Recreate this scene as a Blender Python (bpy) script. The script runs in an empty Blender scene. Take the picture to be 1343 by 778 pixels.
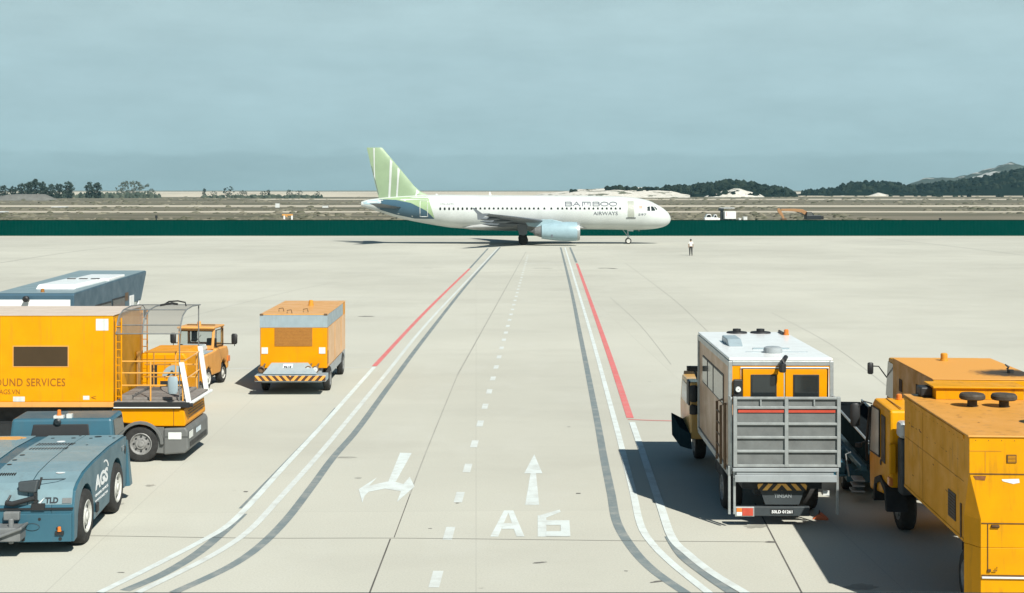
import bpy, bmesh, math, random
from mathutils import Vector, Matrix, noise as mnoise
from mathutils.geometry import delaunay_2d_cdt
random.seed(11)
R = math.radians
SC = bpy.context.scene
COL = SC.collection
F_PX, CX, HY, CAM_H = 1800.0, 671.5, 250.0, 7.0      # focal length, centre, horizon (photo pixels), eye height (m)

# ------------------------------------------------------------------ helpers
def G(px, py, z=0.0):
    Y = F_PX * (CAM_H - z) / (py - HY)
    return ((px - CX) / F_PX * Y, Y)
def P(px, py, Y):
    return ((px - CX) / F_PX * Y, Y, CAM_H - (py - HY) * Y / F_PX)

class MB:
    def __init__(s): s.v = []; s.f = []; s.m = []; s.cuts = []
    def add(s, vs, fs, mi=0):
        b = len(s.v); s.cuts.append((b, len(s.f))); s.v += [tuple(p) for p in vs]
        for f in fs: s.f.append([b + i for i in f]); s.m.append(mi)
        return s
    def box(s, x0, x1, y0, y1, z0, z1, mi=0):
        return s.hexa([(x0,y0,z0),(x1,y0,z0),(x1,y1,z0),(x0,y1,z0),(x0,y0,z1),(x1,y0,z1),(x1,y1,z1),(x0,y1,z1)], mi)
    def hexa(s, p, mi=0):
        return s.add(p, [(0,3,2,1),(4,5,6,7),(0,1,5,4),(1,2,6,5),(2,3,7,6),(3,0,4,7)], mi)
    def prism(s, poly, axis, a, b, mi=0):
        n = len(poly)
        def q(u, v, t): return {'x': (t,u,v), 'y': (u,t,v), 'z': (u,v,t)}[axis]
        vs = [q(u,v,a) for u,v in poly] + [q(u,v,b) for u,v in poly]
        fs = [tuple(range(n))[::-1], tuple(range(n, 2*n))] + [(i,(i+1)%n,n+(i+1)%n,n+i) for i in range(n)]
        return s.add(vs, fs, mi)
    def loft(s, rings, mi=0, caps=True, closed=True):
        n = len(rings[0]); vs = [p for r in rings for p in r]; fs = []
        for k in range(len(rings)-1):
            for i in range(n if closed else n-1):
                j = (i+1) % n
                fs.append((k*n+i, k*n+j, (k+1)*n+j, (k+1)*n+i))
        if caps: fs += [tuple(range(n))[::-1], tuple(range((len(rings)-1)*n, len(rings)*n))]
        return s.add(vs, fs, mi)
    def lathe(s, prof, c, axis='x', n=20, mi=0, caps=True):
        rings = []
        for r, h in prof:
            ring = []
            for i in range(n):
                a = 2*math.pi*i/n; u, v = r*math.cos(a), r*math.sin(a)
                ring.append({'x': (c[0]+h, c[1]+u, c[2]+v), 'y': (c[0]+u, c[1]+h, c[2]+v), 'z': (c[0]+u, c[1]+v, c[2]+h)}[axis])
            rings.append(ring)
        return s.loft(rings, mi, caps)
    def cyl(s, c, axis, r, a, b, n=16, mi=0): return s.lathe([(r,a),(r,b)], c, axis, n, mi)
    def tube(s, pts, r, n=6, mi=0):
        pts = [Vector(p) for p in pts]; rings = []
        rs = r if isinstance(r, (list, tuple)) else [r]*len(pts)
        for i, p in enumerate(pts):
            d = (pts[min(i+1, len(pts)-1)] - pts[max(i-1, 0)]).normalized()
            up = Vector((0,0,1)) if abs(d.z) < .9 else Vector((1,0,0))
            a = d.cross(up).normalized(); b = a.cross(d)
            rings.append([p + rs[i]*(math.cos(2*math.pi*k/n+.4)*a + math.sin(2*math.pi*k/n+.4)*b) for k in range(n)])
        return s.loft(rings, mi)
    def build(s, name, mat, parent=None, bevel=0.0, smooth=False, angle=35, fix=True):
        me = bpy.data.meshes.new(name)
        me.from_pydata(s.v, [], s.f); me.validate()
        if fix:
            bm = bmesh.new(); bm.from_mesh(me); bmesh.ops.recalc_face_normals(bm, faces=bm.faces); bm.to_mesh(me); bm.free()
        for m in (mat if isinstance(mat, (list, tuple)) else [mat]): me.materials.append(m)
        if len(me.polygons) == len(s.m): me.polygons.foreach_set('material_index', s.m)
        if smooth:
            me.polygons.foreach_set('use_smooth', [True]*len(me.polygons)); me.set_sharp_from_angle(angle=R(angle))
        o = bpy.data.objects.new(name, me); COL.objects.link(o)
        if parent: o.parent = parent
        if bevel:
            b = o.modifiers.new('Bevel', 'BEVEL'); b.width = bevel; b.segments = 2; b.limit_method = 'ANGLE'; b.angle_limit = R(40)
        return o

def split(b, name, mat, parent, **kw):
    """every piece added to b becomes an object of its own"""
    out = []; c = b.cuts+[(len(b.v), len(b.f))]
    for (v0,f0),(v1,f1) in zip(c, c[1:]):
        q = MB(); q.add(b.v[v0:v1], [[i-v0 for i in f] for f in b.f[f0:f1]]); out.append(q.build(name, mat, parent, **kw))
    return out
def tag(o, label, cat, group=None):
    o['label'] = label; o['category'] = cat
    if group: o['group'] = group
    return o
def thing(name, label, cat, loc=(0,0,0), yaw=0.0, group=None):
    o = bpy.data.objects.new(name, None); COL.objects.link(o)
    o.location = loc; o.rotation_euler = (0,0,R(-yaw)); o.empty_display_size = .3
    return tag(o, label, cat, group)
def struct(o, kind='structure'): o['kind'] = kind; return o
def kids(o): return [c for c in bpy.data.objects if c.parent == o]
def copy_tree(o, parent=None):
    c = o.copy(); COL.objects.link(c)
    if parent: c.parent = parent
    for ch in kids(o):
        if ch is not c: copy_tree(ch, c)
    return c
def dup(o, loc, yaw=0.0, scale=None, label=None):
    c = copy_tree(o); c.location = loc; c.rotation_euler = (0,0,R(-yaw))
    if scale: c.scale = scale
    if label: c['label'] = label
    return c

def text_mesh(body, size, sx=1.0, bold=0.0, spacing=1.0):
    cu = bpy.data.curves.new('lettering', 'FONT'); cu.body = body; cu.size = size; cu.extrude = .002
    cu.offset = bold; cu.space_character = spacing; cu.resolution_u = 3
    o = bpy.data.objects.new('lettering', cu); COL.objects.link(o)
    dg = bpy.context.evaluated_depsgraph_get()
    me = bpy.data.meshes.new_from_object(o.evaluated_get(dg))
    bpy.data.objects.remove(o); bpy.data.curves.remove(cu)
    for v in me.vertices: v.co.x *= sx
    return me
def fit_text(me, w, h):
    xs = [v.co.x for v in me.vertices]; ys = [v.co.y for v in me.vertices]
    x0, y0 = min(xs), min(ys); ax, ay = w/(max(xs)-x0), h/(max(ys)-y0)
    for v in me.vertices: v.co.x = (v.co.x-x0)*ax; v.co.y = (v.co.y-y0)*ay
    return me
def put_text(body, w, h, origin, mat, parent, right=(1,0,0), up=(0,0,1), bold=0.0, name='lettering', spacing=1.0):
    me = fit_text(text_mesh(body, 1.0, 1.0, bold, spacing), w, h)
    r, u = Vector(right), Vector(up); n = r.cross(u); o3 = Vector(origin)
    for v in me.vertices: v.co = o3 + r*v.co.x + u*v.co.y + n*v.co.z
    me.materials.clear(); me.materials.append(mat); me.name = name
    o = bpy.data.objects.new(name, me); COL.objects.link(o); o.parent = parent
    return o

# ------------------------------------------------------------------ materials
def new_mat(name):
    m = bpy.data.materials.new(name); m.use_nodes = True
    nt = m.node_tree; b = nt.nodes['Principled BSDF']
    return m, nt, b
def N(nt, t, **kw):
    n = nt.nodes.new(t)
    for k, v in kw.items(): setattr(n, k, v)
    return n
def mixc(nt, fac, a, b):
    n = N(nt, 'ShaderNodeMix', data_type='RGBA')
    for sock, val in ((n.inputs[0], fac), (n.inputs[6], a), (n.inputs[7], b)):
        if hasattr(val, 'is_linked') or hasattr(val, 'links'): nt.links.new(val, sock)
        else: sock.default_value = val if not isinstance(val, tuple) or len(val) != 3 else (*val, 1)
    return n.outputs[2]
def math_(nt, op, a, b=0.0, clamp=False):
    n = N(nt, 'ShaderNodeMath', operation=op); n.use_clamp = clamp
    for i, val in enumerate((a, b)):
        if hasattr(val, 'links'): nt.links.new(val, n.inputs[i])
        else: n.inputs[i].default_value = val
    return n.outputs[0]
def ramp(nt, fac, stops):
    n = N(nt, 'ShaderNodeValToRGB'); nt.links.new(fac, n.inputs[0]); e = n.color_ramp.elements
    while len(e) > len(stops): e.remove(e[-1])
    while len(e) < len(stops): e.new(1)
    for el, (p, c) in zip(e, stops):
        el.position = p; el.color = (c, c, c, 1) if isinstance(c, (int, float)) else (*c, 1)
    return n.outputs[0]
def noise_(nt, scale, detail=4, vec=None, rough=.55, scl=None):
    n = N(nt, 'ShaderNodeTexNoise'); n.inputs['Scale'].default_value = scale; n.inputs['Detail'].default_value = detail
    n.inputs['Roughness'].default_value = rough
    if vec is None: vec = N(nt, 'ShaderNodeTexCoord').outputs['Object']
    if scl:
        mp = N(nt, 'ShaderNodeMapping'); mp.inputs['Scale'].default_value = scl; nt.links.new(vec, mp.inputs[0]); vec = mp.outputs[0]
    nt.links.new(vec, n.inputs['Vector'])
    return n.outputs[0]
def paint(name, col, rough=.32, coat=.5, dirt=.25, scale=1.6, grime=(.10,.075,.05), fade=None, spec=.3):
    m, nt, b = new_mat(name)
    n1 = noise_(nt, scale, 5)
    n2 = noise_(nt, 3.0, 6, scl=(2.2,2.2,.35))
    base = mixc(nt, ramp(nt, n1, [(.35,0),(.7,1)]), col, tuple(c*.86 for c in col))
    if fade: base = mixc(nt, ramp(nt, noise_(nt, .6, 3), [(.4,0),(.62,.55)]), base, fade)
    base = mixc(nt, ramp(nt, n2, [(.56,0),(.80,dirt)]), base, grime)
    nt.links.new(base, b.inputs['Base Color'])
    r = ramp(nt, n1, [(.3, rough*.8), (.75, min(1, rough*1.35))]); nt.links.new(r, b.inputs['Roughness'])
    bp = N(nt, 'ShaderNodeBump'); bp.inputs['Strength'].default_value = .22; bp.inputs['Distance'].default_value = .02
    nt.links.new(noise_(nt, 1.4, 2), bp.inputs['Height']); nt.links.new(bp.outputs[0], b.inputs['Normal'])
    b.inputs['Coat Weight'].default_value = coat; b.inputs['Specular IOR Level'].default_value = spec; b.inputs['Coat Roughness'].default_value = .12
    return m
def plain(name, col, rough=.6, metal=0.0, var=.25, scale=5.0, spec=.5):
    m, nt, b = new_mat(name)
    n1 = noise_(nt, scale, 5)
    nt.links.new(mixc(nt, ramp(nt, n1, [(.3,0),(.72,1)]), col, tuple(c*(1-var) for c in col)), b.inputs['Base Color'])
    nt.links.new(ramp(nt, n1, [(.3, rough*.85), (.75, min(1, rough*1.2))]), b.inputs['Roughness'])
    b.inputs['Metallic'].default_value = metal; b.inputs['Specular IOR Level'].default_value = spec
    return m
def stripe_mat(name, c1, c2, period, chevron=None, slope=1.0):
    m, nt, b = new_mat(name)
    sx = N(nt, 'ShaderNodeSeparateXYZ'); nt.links.new(N(nt, 'ShaderNodeTexCoord').outputs['Object'], sx.inputs[0])
    x = sx.outputs[0]
    if chevron is not None: x = math_(nt, 'ABSOLUTE', math_(nt, 'SUBTRACT', x, chevron))
    t = math_(nt, 'ADD', x, math_(nt, 'MULTIPLY', sx.outputs[2], slope))
    fr = math_(nt, 'FRACT', math_(nt, 'DIVIDE', t, period))
    st = math_(nt, 'GREATER_THAN', fr, .5)
    base = mixc(nt, st, c1, c2)
    base = mixc(nt, ramp(nt, noise_(nt, 6, 5), [(.5,0),(.8,.35)]), base, (.08,.07,.06))
    nt.links.new(base, b.inputs['Base Color']); b.inputs['Roughness'].default_value = .5
    return m
def clear_glass(name, tint=(.93,.97,.97), amount=.84):
    m, nt, b = new_mat(name)
    b.inputs['Base Color'].default_value = (.03,.045,.05,1); b.inputs['Roughness'].default_value = .06
    tr = N(nt, 'ShaderNodeBsdfTransparent'); tr.inputs[0].default_value = (*tint,1)
    mx = N(nt, 'ShaderNodeMixShader'); mx.inputs[0].default_value = amount
    nt.links.new(b.outputs[0], mx.inputs[1]); nt.links.new(tr.outputs[0], mx.inputs[2])
    nt.links.new(mx.outputs[0], nt.nodes['Material Output'].inputs[0])
    return m

M = {}
YEL = (.66,.285,.0005)
M['yellow'] = paint('yellow_paint', YEL, .42, 0, .22, spec=.16, fade=(.68,.31,.004))
M['yellow_worn'] = paint('worn_yellow_paint', (.63,.275,.0005), .45, 0, .55, 2.2, (.07,.045,.02), spec=.16)
M['orange'] = paint('orange_paint', (.68,.27,.0005), .42, 0, .18, spec=.16)
M['peach'] = paint('peach_orange_paint', (.66,.33,.09), .4, .1, .2)  # pale tone carries the painted sheen of the van roof and tow tractor
M['beige'] = paint('beige_paint', (.50,.32,.20), .45, .1, .3)
M['peach_sheen'] = paint('peach_sheen_paint', (.68,.41,.20), .4, .1, .12)  # door panels: grazing sheen on the van's side painted as a paler orange
M['blue'] = paint('steel_blue_paint', (.034,.108,.150), .42, .2, .2)
M['blue_deck'] = paint('pale_blue_deck_paint', (.17,.26,.29), .5, .15, .35, 2.5, (.10,.11,.10))
M['navy'] = paint('slate_blue_paint', (.052,.105,.145), .45, .1, .1)
M['roof_blue'] = paint('grey_blue_roof_paint', (.19,.26,.28), .5, .1, .15)
M['white'] = paint('white_paint', (.78,.79,.77), .35, .4, .12)
M['offwhite'] = paint('off_white_paint', (.60,.62,.60), .45, .2, .3)
M['grey'] = paint('grey_paint', (.30,.33,.34), .45, .2, .35, 3)
M['greyblue'] = paint('blue_grey_paint', (.28,.35,.38), .5, .2, .25, 3)
M['midgrey'] = plain('mid_grey_metal', (.17,.18,.18), .5, .0, .35)
M['alu'] = plain('aluminium', (.42,.45,.45), .42, .55, .25, 8)
M['black'] = plain('black_plastic', (.016,.017,.018), .55)
M['tyre'] = plain('tyre_rubber', (.022,.022,.021), .85, 0, .3, 9)
M['chassis'] = plain('chassis_black', (.013,.016,.018), .7, 0, .4, 6)
M['rim'] = plain('rim_grey', (.30,.30,.29), .5, .2, .5, 14)
M['rim_white'] = plain('rim_white', (.55,.55,.51), .5, 0, .35, 14)
M['glass'] = plain('dark_glass', (.018,.024,.026), .08, 0, .1, 1, .7)
M['brownglass'] = plain('brown_tinted_glass', (.050,.030,.012), .12, 0, .2, 2, .5)
M['clear'] = clear_glass('clear_glass')
M['mesh'] = clear_glass('wire_mesh_guard', (1,1,1), .50)
nt = M['mesh'].node_tree; nt.nodes['Principled BSDF'].inputs['Base Color'].default_value = (.17,.16,.14,1); nt.nodes['Principled BSDF'].inputs['Roughness'].default_value = .7
M['amber'] = plain('amber_lens', (.70,.20,.03), .25)
M['red'] = plain('red_lens', (.50,.07,.04), .35)
M['lamp'] = plain('lamp_glass', (.70,.73,.70), .2)
M['brown'] = plain('brown_grille', (.36,.145,.022), .6, 0, .4, 30)
M['lettergrey'] = plain('grey_lettering', (.11,.125,.15), .5)
M['letterorange'] = plain('brown_orange_lettering', (.30,.095,.004), .5)
M['letterwhite'] = plain('white_lettering', (.78,.80,.80), .5)
M['letterblack'] = plain('black_lettering', (.02,.025,.03), .5)
M['plate'] = plain('number_plate', (.62,.72,.78), .4)
M['wood'] = plain('grey_deck_plate', (.24,.22,.20), .7, .1, .35, 10)
M['hazard'] = stripe_mat('hazard_stripes', (.70,.33,.06), (.07,.03,.015), .235, 1.15, -.9)
M['hazard2'] = stripe_mat('hazard_stripes_rear', (.78,.42,.09), (.02,.02,.02), .20, 1.07, .9)

def wheel(parent, c, r, w, axis='x', rim='rim', out=1):
    """tyre with shoulders + dished rim with hub and bolts; 'out' is the side that shows"""
    t = MB(); h = w/2
    t.lathe([(r*.60,-h*.96),(r*.88,-h),(r*.97,-h*.86),(r,-h*.55),(r,h*.55),(r*.97,h*.86),(r*.88,h),(r*.60,h*.96),(r*.58,0),(r*.60,-h*.96)], c, axis, 28, caps=False)
    o = t.build('wheel', M['tyre'], parent, smooth=True, angle=50)
    q = MB(); s = out
    q.lathe([(r*.605,s*h*.97),(r*.57,s*h*1.02),(r*.53,s*h*.90),(r*.49,s*h*.70),(r*.32,s*h*.74),(r*.28,s*h*.92),(r*.18,s*h*.94),(r*.15,s*h*1.08),(.001,s*h*1.08)], c, axis, 24, caps=False)
    for k in range(8):
        a = 2*math.pi*k/8; u, v = r*.40*math.cos(a), r*.40*math.sin(a)
        cc = {'x': (c[0],c[1]+u,c[2]+v), 'y': (c[0]+u,c[1],c[2]+v)}[axis]
        q.cyl(cc, axis, r*.058, s*h*.60, s*h*.80, 6, 1)
    q.build('rim', [M[rim], M['chassis']], o, smooth=True, angle=40)
    return o
def beacon(parent, c, r=.07, h=.16, mat='amber'):
    b = MB(); b.lathe([(r*1.15,0),(r*1.15,h*.2),(r,h*.22),(r*.95,h*.85),(r*.6,h),(.002,h)], c, 'z', 12, caps=False)
    return b.build('beacon', M[mat], parent, smooth=True)
def mirror(parent, base, head, w=.18, h=.36, d=.08):
    """arm tube + tall mirror housing"""
    a = MB(); b = Vector(base); e = Vector(head)
    a.tube([b, (b.x+(e.x-b.x)*.5, b.y, max(b.z,e.z)+.05), (e.x, e.y, e.z+h*.2)], .016, 6)
    o = a.build('mirror', M['black'], parent)
    q = MB(); q.lathe([(w*.30,-h*.5),(w*.5,-h*.42),(w*.52,0),(w*.5,h*.42),(w*.3,h*.5)], (0,0,0), 'z', 10)
    q.v = [(e.x+x, e.y+y*d/w, e.z+z) for x,y,z in q.v]
    q.build('housing', M['black'], o, smooth=True)
    return o
# ------------------------------------------------------------------ camera, light, sky
cam = bpy.data.cameras.new('camera'); co = bpy.data.objects.new('camera', cam); COL.objects.link(co); SC.camera = co
co.location = (0, 0, CAM_H); co.rotation_euler = (R(90), 0, 0)
cam.lens = 36*F_PX/1343; cam.sensor_width = 36; cam.shift_y = -(389-HY)/1343; cam.clip_start = .1; cam.clip_end = 90000
TOSUN = Vector((.50,-.89,1.0)).normalized()
sun = bpy.data.lights.new('sun', 'SUN'); so = bpy.data.objects.new('sun', sun); COL.objects.link(so)
sun.energy = 5.0; sun.angle = R(.5); sun.color = (1,.965,.885)
so.rotation_euler = (-TOSUN).to_track_quat('-Z', 'Y').to_euler(); so.location = (30,-60,80)
W = bpy.data.worlds.new('World'); SC.world = W; W.use_nodes = True
wn = W.node_tree; bg = wn.nodes['Background']
sky = N(wn, 'ShaderNodeTexSky', sky_type='NISHITA'); sky.sun_disc = False
sky.sun_elevation = math.asin(TOSUN.z); sky.sun_rotation = math.atan2(TOSUN.x, TOSUN.y)
sky.altitude = 0; sky.air_density = 1.0; sky.dust_density = 1.5; sky.ozone_density = 1.0
tc = N(wn, 'ShaderNodeTexCoord'); sx = N(wn, 'ShaderNodeSeparateXYZ'); wn.links.new(tc.outputs['Generated'], sx.inputs[0])
# soft thin cloud and a low cloud bank over the sea horizon
cn = noise_(wn, 5.0, 5, tc.outputs['Generated'], .6, (1,1,5.5))
cn2 = noise_(wn, 9.0, 6, tc.outputs['Generated'], .6, (1.6,1.6,9))
edge = math_(wn, 'ADD', sx.outputs[2], math_(wn, 'MULTIPLY', math_(wn, 'SUBTRACT', cn2, .5), .018))
mr = N(wn, 'ShaderNodeMapRange', interpolation_type='SMOOTHSTEP')
wn.links.new(edge, mr.inputs[0]); mr.inputs[1].default_value = .0235; mr.inputs[2].default_value = .029
mr.inputs[3].default_value = .90; mr.inputs[4].default_value = 1.0
cl = math_(wn, 'MULTIPLY', ramp(wn, cn, [(.36,.955),(.64,1.065)]), ramp(wn, noise_(wn, 22, 6, tc.outputs['Generated'], .65, (1,1,2.4)), [(.35,.975),(.65,1.025)]))
mul = math_(wn, 'MULTIPLY', mr.outputs[0], cl)
SKYTINT = (.50, .78, .88)
vm = N(wn, 'ShaderNodeVectorMath', operation='MULTIPLY'); wn.links.new(sky.outputs[0], vm.inputs[0]); vm.inputs[1].default_value = SKYTINT
vs = N(wn, 'ShaderNodeVectorMath', operation='SCALE'); wn.links.new(vm.outputs[0], vs.inputs[0]); wn.links.new(mul, vs.inputs['Scale'])
# pale marine haze low over the horizon, giving way to the clear sky higher up
hz = N(wn, 'ShaderNodeMapRange', interpolation_type='SMOOTHSTEP'); wn.links.new(sx.outputs[2], hz.inputs[0])
hz.inputs[1].default_value = .12; hz.inputs[2].default_value = .30; hz.inputs[3].default_value = 1; hz.inputs[4].default_value = 0
hcol = ramp(wn, math_(wn, 'MULTIPLY', sx.outputs[2], 6.0), [(0,(.565,.81,.86)),(.45,(.69,.93,.985)),(.85,(.72,.955,1.0))])
hs = N(wn, 'ShaderNodeVectorMath', operation='SCALE'); wn.links.new(hcol, hs.inputs[0]); wn.links.new(math_(wn, 'MULTIPLY', mul, 9.2), hs.inputs['Scale'])
skymix = mixc(wn, hz.outputs[0], vs.outputs[0], hs.outputs[0])
wn.links.new(skymix, bg.inputs[0]); bg.inputs[1].default_value = .05
SC.view_settings.view_transform = 'Standard'; SC.view_settings.look = 'None'; SC.view_settings.gamma = 1.0; SC.view_settings.exposure = .5
SC.render.engine = 'CYCLES'
SC.cycles.use_denoising = True
SC.cycles.max_bounces = 6; SC.cycles.transparent_max_bounces = 12; SC.cycles.volume_bounces = 0

# ------------------------------------------------------------------ ground
def concrete():
    m, nt, b = new_mat('apron_concrete')
    oc = N(nt, 'ShaderNodeTexCoord').outputs['Object']
    mp = N(nt, 'ShaderNodeMapping'); nt.links.new(oc, mp.inputs[0]); mp.inputs['Rotation'].default_value = (0,0,R(-1.5)); mp.inputs['Scale'].default_value = (1/7.5,1/7.5,1)
    br = N(nt, 'ShaderNodeTexBrick'); nt.links.new(mp.outputs[0], br.inputs[0]); br.offset = 0; br.inputs['Scale'].default_value = 1
    br.inputs['Brick Width'].default_value = 1; br.inputs['Row Height'].default_value = 1; br.inputs['Mortar Size'].default_value = .0016
    br.inputs['Color1'].default_value = (.492,.487,.418,1); br.inputs['Color2'].default_value = (.472,.468,.402,1); br.inputs['Mortar'].default_value = (.42,.415,.36,1)
    base = br.outputs[0]
    big = noise_(nt, .035, 6, oc, .6)
    base = mixc(nt, ramp(nt, big, [(.4,0),(.70,.7)]), base, (.355,.35,.30))
    streak = noise_(nt, .18, 6, oc, .65, (.55,1.0,1))
    base = mixc(nt, ramp(nt, streak, [(.52,0),(.76,.4)]), base, (.34,.33,.285))
    rub = noise_(nt, .10, 6, oc, .65, (.5,.8,1))
    base = mixc(nt, ramp(nt, rub, [(.56,0),(.70,.35)]), base, (.33,.325,.28))
    lite = noise_(nt, .5, 5, oc, .6, (1,.5,1))
    base = mixc(nt, ramp(nt, lite, [(.52,0),(.75,.3)]), base, (.50,.50,.45))
    fine = noise_(nt, 26, 3, oc)
    base = mixc(nt, ramp(nt, fine, [(.35,.16),(.6,0)]), base, (.22,.21,.19))
    spot = noise_(nt, 1.3, 3, oc, .5)
    base = mixc(nt, ramp(nt, spot, [(.755,0),(.80,.45)]), base, (.10,.09,.08))
    nt.links.new(base, b.inputs['Base Color']); b.inputs['Roughness'].default_value = .93; b.inputs['Specular IOR Level'].default_value = .12
    bp = N(nt, 'ShaderNodeBump'); bp.inputs['Strength'].default_value = .12; bp.inputs['Distance'].default_value = .02
    nt.links.new(fine, bp.inputs['Height']); nt.links.new(bp.outputs[0], b.inputs['Normal'])
    return m
def scrubland():
    m, nt, b = new_mat('scrub_soil')
    oc = N(nt, 'ShaderNodeTexCoord').outputs['Object']
    n1 = noise_(nt, .05, 8, oc, .7, (.4,1,1)); n2 = noise_(nt, .008, 6, oc, .65, (.35,1,1)); n3 = noise_(nt, .35, 5, oc, .7)
    base = mixc(nt, ramp(nt, n1, [(.38,0),(.60,1)]), (.175,.162,.125), (.098,.10,.074))
    base = mixc(nt, ramp(nt, n2, [(.45,0),(.68,.7)]), base, (.23,.205,.16))
    base = mixc(nt, ramp(nt, n3, [(.55,0),(.75,.6)]), base, (.08,.085,.058))
    nt.links.new(base, b.inputs['Base Color']); b.inputs['Roughness'].default_value = 1; b.inputs['Specular IOR Level'].default_value = 0
    return m
def sandy(name, c=(.52,.46,.36), veg=.35, sc=.03):
    m, nt, b = new_mat(name)
    oc = N(nt, 'ShaderNodeTexCoord').outputs['Object']
    n1 = noise_(nt, sc, 7, oc, .7, (.5,1,1)); n2 = noise_(nt, sc*.2, 4, oc)
    base = mixc(nt, ramp(nt, n2, [(.35,0),(.7,1)]), c, tuple(x*.82 for x in c))
    base = mixc(nt, ramp(nt, n1, [(.56,0),(.66,veg)]), base, (.10,.095,.06))
    nt.links.new(base, b.inputs['Base Color']); b.inputs['Roughness'].default_value = 1; b.inputs['Specular IOR Level'].default_value = 0
    return m
M['concrete'] = concrete(); M['scrubland'] = scrubland(); M['sand'] = sandy('pale_sand'); M['track'] = sandy('dirt_track_sand', (.46,.42,.34), .25, .08)
def sheet(name, x0, x1, y0, y1, z, mat):
    m = MB(); m.add([(x0,y0,z),(x1,y0,z),(x1,y1,z),(x0,y1,z)], [(0,1,2,3)]); return struct(m.build(name, mat, fix=False))
sheet('ground', -40000, 40000, -300, 70000, -.012, M['scrubland'])
sheet('apron', -260, 260, -60, 213, 0, M['concrete'])
def strip(name, pts, width, z, mat, closed=False):
    """a painted line on the ground through ground points"""
    m = MB(); L = []; pts = [Vector((*p,0)) for p in pts]
    for i, p in enumerate(pts):
        d = (pts[min(i+1,len(pts)-1)] - pts[max(i-1,0)]).normalized(); s = Vector((-d.y,d.x,0))
        L += [p+s*width/2, p-s*width/2]
    m.add([(v.x,v.y,z) for v in L], [(2*i,2*i+1,2*i+3,2*i+2) for i in range(len(pts)-1)])
    return struct(m.build(name, mat))
def smooth_pts(px, n=6):
    g = [Vector((*G(*p),0)) for p in px]; out = []
    for i in range(len(g)-1):
        p0, p1, p2, p3 = g[max(i-1,0)], g[i], g[i+1], g[min(i+2,len(g)-1)]
        for k in range(n):
            t = k/n
            q = .5*((2*p1)+(p2-p0)*t+(2*p0-5*p1+4*p2-p3)*t*t+(3*p1-p0-3*p2+p3)*t**3)
            out.append((q.x,q.y))
    out.append((g[-1].x,g[-1].y)); return out
def road_paint(name, col, wear=.5, under=(.36,.35,.31)):
    m, nt, b = new_mat(name); oc = N(nt, 'ShaderNodeTexCoord').outputs['Object']
    w = noise_(nt, 2.2, 6, oc, .7)
    base = mixc(nt, ramp(nt, w, [(.45,0),(.72,wear)]), col, under)
    base = mixc(nt, ramp(nt, noise_(nt, .5, 4, oc, .6), [(.45,0),(.75,.3)]), base, tuple(c*.7 for c in col))
    nt.links.new(base, b.inputs['Base Color']); b.inputs['Roughness'].default_value = .85; b.inputs['Specular IOR Level'].default_value = .2
    return m
M['pw'] = road_paint('white_road_paint', (.535,.57,.545), .55); M['pw2'] = road_paint('bright_white_road_paint', (.565,.615,.595), .6)
M['pg'] = road_paint('grey_road_paint', (.165,.20,.205), .6); M['pr'] = road_paint('red_road_paint', (.56,.155,.15), .4)
M['joint'] = plain('joint_sealant', (.13,.125,.11), .9, 0, .5, .8); M['joint_faint'] = plain('faint_joint_sealant', (.335,.33,.285), .9, 0, .2, .8)
Z1, Z2, Z3 = .004, .008, .012
def line(name, px, w, z, mat, n=6): return strip(name, smooth_pts(px, n), w, z, M[mat])
# left pair
line('grey_line', [(163.6,775),(214,753),(256,728),(287,703),(318,674)], .22, Z1, 'pg')
line('grey_line', [(315,667),(365,616),(416,563),(440,535)], .07, Z1, 'pg')
line('grey_line', [(228,777.5),(298,745),(340,717),(376.6,680.5),(410,637),(438,599),(470.4,561.4),(515,500),(560,439.6),(616,369),(656,324.5)], .20, Z1, 'pg')
line('white_line', [(131,777.5),(200,743.5),(264.5,710),(298,690),(326,663.7),(368,617.4),(418.6,562.8),(455,522),(491,481.5)], .155, Z2, 'pw2')
line('white_line', [(181,777.5),(256,740.7),(298,717),(331.7,691.7),(368,652.5),(410,606),(446.6,562.8),(505,492),(560,424.5),(610,371),(654.5,324)], .155, Z2, 'pw')
line('red_line', [(491,480.5),(560,407),(616,352.5)], .20, Z2, 'pr'); line('grey_line', [(616.3,352),(640,326)], .20, Z2, 'pg')
line('white_line', [(300,483.5),(400,482.5),(490,481.8)], .10, Z1, 'pw')
# right pair
line('grey_line', [(735.3,324.6),(747.6,373.7),(761,439.6),(781.5,543),(792,601),(801.4,647),(809,685),(829,719),(856.5,748),(900,778.5)], .20, Z1, 'pg')
line('white_line', [(741,324.6),(756.6,376),(775.5,439.6),(803,540),(816.7,592),(830.5,647),(839.6,686.8),(853.4,711),(881,739),(930,778.5)], .16, Z2, 'pw2')
line('grey_line', [(747.6,324.6),(756,344.5)], .22, Z2, 'pg'); line('red_line', [(756.6,345.8),(790,439.6),(826.5,548.5)], .22, Z2, 'pr')
line('red_line', [(823.5,550.3),(850,551.5),(905,553)], .10, Z2, 'pr')
line('white_line', [(829,554),(841,589),(865.6,662),(881,705),(902,726.6),(933,751),(978,778.5)], .18, Z3, 'pw2')
line('grey_line', [(878,704),(895,729.6),(926,754.5),(961,778.5)], .20, Z2, 'pg')
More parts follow.
